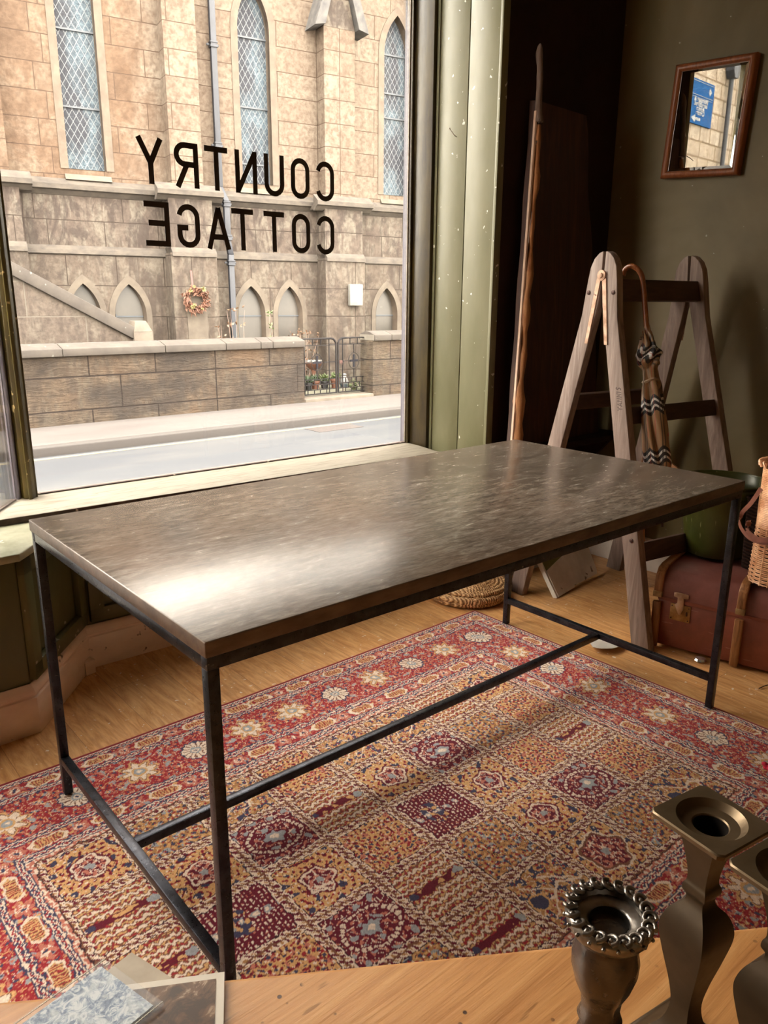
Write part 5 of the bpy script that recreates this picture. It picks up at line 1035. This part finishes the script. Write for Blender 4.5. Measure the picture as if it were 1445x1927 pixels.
# pots and plants behind the gate
M['terra'] = generic('terracotta', (.50, .16, .07), (.66, .26, .14), 14, rough=.7); M['blackpot'] = plain('black_plastic_pot', (.05, .05, .06), .5)
M['leafg'] = generic('bright_leaf', (.20, .34, .06), (.48, .60, .20), 30, rough=.6); M['leafd'] = generic('dark_leaf', (.07, .15, .04), (.17, .28, .10), 30, rough=.6)
M['rosel'] = generic('bronze_rose_leaf', (.42, .17, .07), (.68, .36, .16), 30, rough=.6)
def pot(x, y, z, r, h, mat, label, plant, cat='plant pot', red=0):
    t = thing('potted_plant', label, cat, (x, y, z), 0, 'plant pots behind the iron gate'); T = Matrix.Translation((x, y, z))
    meshobj('pot', MB().lathe([(0, 0), (r*.72, 0), (r*.92, h*.78), (r*1.05, h*.78), (r*1.05, h), (r*.92, h), (r*.9, h*.85), (0, h*.85)], 20, T, caps=False), mat, t, smooth=True, autos=40)
    mb = MB()
    for k in range(70): leaf(mb, (x+r*.6*rng.randn()*.5, y+r*.6*rng.randn()*.5, z+h*.85+.05*rng.rand()), (rng.randn()*.8, rng.randn()*.8, .8+rng.rand()), .07+.06*rng.rand(), .018)
    meshobj('leaves', mb, plant, t)
gz = -.214
for x, r, h, mt, pl_, lb in ((6.74, .074, .13, 'terra', 'leafg', 'terracotta pot with light green leaves, furthest left behind the iron gate'), (6.915, .070, .12, 'blackpot', 'leafd', 'black plant pot with dark leaves just left of the gate middle'),
                       (7.085, .076, .14, 'terra', 'leafd', 'terracotta pot with dark green leaves, second terracotta pot from the left'), (7.27, .076, .13, 'blackpot', 'leafg', 'black plant pot beneath the red bowl planter'), (7.46, .078, .16, 'terra', 'leafg', 'terracotta pot furthest right behind the iron gate')):
    pot(x, 9.72+.03*math.sin(x*9), gz, r, h, mt, lb, pl_)
t = thing('bowl_planter', 'red terracotta bowl on a stem with white rim behind the left gate leaf', 'planter', (7.20, 9.95, gz)); T = Matrix.Translation((7.20, 9.95, gz))
meshobj('stem', MB().lathe([(.07, 0), (.05, .04), (.03, .10), (.035, .26), (.05, .30)], 20, T), 'terra', t, smooth=True); meshobj('bowl', MB().lathe([(.05, .30), (.12, .36), (.15, .42), (.14, .425), (.0, .40)], 24, T, caps=False), 'terra', t, smooth=True)
mb = MB(); 
for k in range(60): leaf(mb, (7.20+.09*rng.randn(), 9.95+.05*rng.randn(), gz+.42), (rng.randn()*.7, rng.randn()*.5, .7), .06, .022)
meshobj('white_flowers', mb, plain('white_petal', (.85, .80, .74), .7), t)
T = Matrix.Translation((7.66, 9.70, gz)); t = thing('white_vase', 'white jar with pale blue base standing on the ground behind the right gate leaf', 'jar', (7.66, 9.70, gz))
meshobj('jar', MB().lathe([(0, 0), (.06, 0), (.075, .05), (.075, .10), (.05, .16), (.035, .19), (.045, .215), (.03, .23), (0, .23)], 24, T, caps=False), plain('white_glaze', (.85, .85, .82), .3), t, smooth=True)
meshobj('blue_band', MB().lathe([(.0605, .001), (.0765, .05), (.0765, .06), (.06, .001)], 24, T, caps=False), plain('blue_glaze', (.35, .48, .58), .3), t, smooth=True)
def shrub(name, label, x, y, z, h, spread, mat, n=90, stems=5):
    t = thing(name, label, 'shrub', (x, y, z)); mb = MB(); lf = MB()
    for s_i in range(stems):
        P = [Vector((x, y, z))]; d = Vector((rng.randn()*spread, rng.randn()*spread*.5, 1)).normalized()
        for k in range(6): P.append(P[-1]+d*h/6+Vector((rng.randn()*.012, rng.randn()*.012, 0)))
        mb.tube(P, [.007-.0009*k for k in range(7)], 5)
        for k in range(n//stems): q = P[1+int(rng.rand()*6)]; leaf(lf, q+Vector(rng.randn(3))*.02, rng.randn(3)+Vector((0, 0, .3)), .045+.03*rng.rand(), .015)
    meshobj('stems', mb, 'twig', t); meshobj('leaves', lf, mat, t)
shrub('rose_bush', 'bronze-leaved rose bush growing tall behind the left leaf of the iron gate', 7.22, 10.25, gz, .90, .22, 'rosel', 200, 9)
shrub('bare_sapling', 'pinkish dried sprig poking above the boundary wall between two arched windows', 5.42, 9.35, gz, 1.30, .06, 'rosel', 70, 4)
shrub('bare_sapling', 'short reddish sprig showing above the wall below the first arched window right of the pipe', 5.18, 9.35, gz, 1.08, .05, 'rosel', 30, 2)
shrub('green_climber', 'thin green climbing shoot in front of the second small arched window right of the pipe', 6.22, 9.6, gz, 1.25, .06, 'leafg', 60, 2)
shrub('low_weeds', 'low green weeds inside the gate near the step', 7.55, 9.30, gz, .14, .9, 'leafg', 90, 12)

# ================================================================== BUILDING SEEN IN THE MIRROR
sbm = thing('stone_house', 'pale rubble stone house up the street, seen only in the mirror', 'house', (-13.7, 8.8, -.25))
M['rubble'] = stone('squared_rubble', ((1.5, 1.15, .80), (2.0, 1.65, 1.22), (2.5, 2.15, 1.7), (1.6, 1.2, .8)), .34, .52, 0, .022, .2, mcol=(.85, .58, .34), var=.4)
meshobj('front_wall', MB().box((-21, 8.60, -.4), (-6.5, 9.0, 9)), 'rubble', sbm)
hp = thing('house_downpipe', 'grey downpipe with square hopper head on the house, seen in the mirror', 'downpipe', (-14.10, 8.5, 3))
mb = MB(); mb.tube([(-14.10, 8.50, .0), (-14.10, 8.50, 6.4)], .055, 12); meshobj('pipe', mb, 'pipe', hp, smooth=True)
mb = MB(); mb.prism([(-14.28, 8.38, 6.75), (-13.92, 8.38, 6.75), (-13.92, 8.38, 6.5), (-14.01, 8.38, 6.35), (-14.19, 8.38, 6.35), (-14.28, 8.38, 6.5)], (0, .2, 0)); meshobj('hopper_head', mb, 'pipe', hp)
sg = thing('blue_sign', 'bright blue advice centre sign with white arrow, seen reversed in the mirror', 'sign', (-11.4, 8.55, 5))
M['signblue'] = plain('sign_blue', (.0, .30, 1.0), .8, 0, .1); M['signwhite'] = plain('sign_white', (2.6, 2.6, 2.6), .8, 0, .1)
SX0, SX1, SZ0, SZ1 = -13.38, -11.93, 5.17, 6.09
meshobj('panel', MB().box((SX0, 8.55, SZ0), (SX1, 8.59, SZ1)), 'signblue', sg)
mb = MB(); y = 8.546; zt = 6.05
for a, b in (((SX0+.06, zt), (SX1-.06, zt)), ((SX0+.06, zt-.28), (SX1-.06, zt-.28)), ((SX0+.06, zt), (SX0+.06, zt-.28)), ((SX1-.06, zt), (SX1-.06, zt-.28)), ((SX0+.06, zt-.33), (SX1-.06, zt-.33))): mb.bar((a[0], y, a[1]), (b[0], y, b[1]), .006, .008)
meshobj('white_rules', mb, 'signwhite', sg)
mb = MB(); mb.prism([(SX0+.12, y, zt-.14), (SX0+.22, y, zt-.05), (SX0+.22, y, zt-.23)], (0, .003, 0)); mb.box((SX0+.21, y, zt-.19), (SX0+.25, y+.003, zt-.09)); meshobj('emblem', mb, 'signwhite', sg)
mb = MB(); mb.prism([(SX1-.62, y, 5.20), (SX1-.42, y, 5.28), (SX1-.62, y, 5.36)], (0, .003, 0)); mb.box((SX1-.88, y, 5.25), (SX1-.62, y+.003, 5.31)); meshobj('arrow', mb, 'signwhite', sg)
def text(body, x, z, size, align='CENTER'):
    cu = bpy.data.curves.new('t', 'FONT'); cu.body = body; cu.size = size; cu.align_x = align; cu.extrude = .002; cu.offset = .004
    o = bpy.data.objects.new('t', cu); COL.objects.link(o); bpy.context.view_layer.update()
    me = bpy.data.meshes.new_from_object(o.evaluated_get(bpy.context.evaluated_depsgraph_get())); X = Matrix.Translation((x, y, z)) @ Matrix.Rotation(PI/2, 4, 'X')
    mb = MB(); mb.add([q.co for q in me.vertices], [tuple(f.vertices) for f in me.polygons], X); bpy.data.objects.remove(o); bpy.data.curves.remove(cu); bpy.data.meshes.remove(me)
    return mb
for body, z in (('Mortgage &', 5.64), ('Investment', 5.55), ('Advice', 5.46), ('Centre', 5.37)):
    meshobj('text_line', text(body, (SX0+SX1)/2-.12, z, .145), 'signwhite', sg)
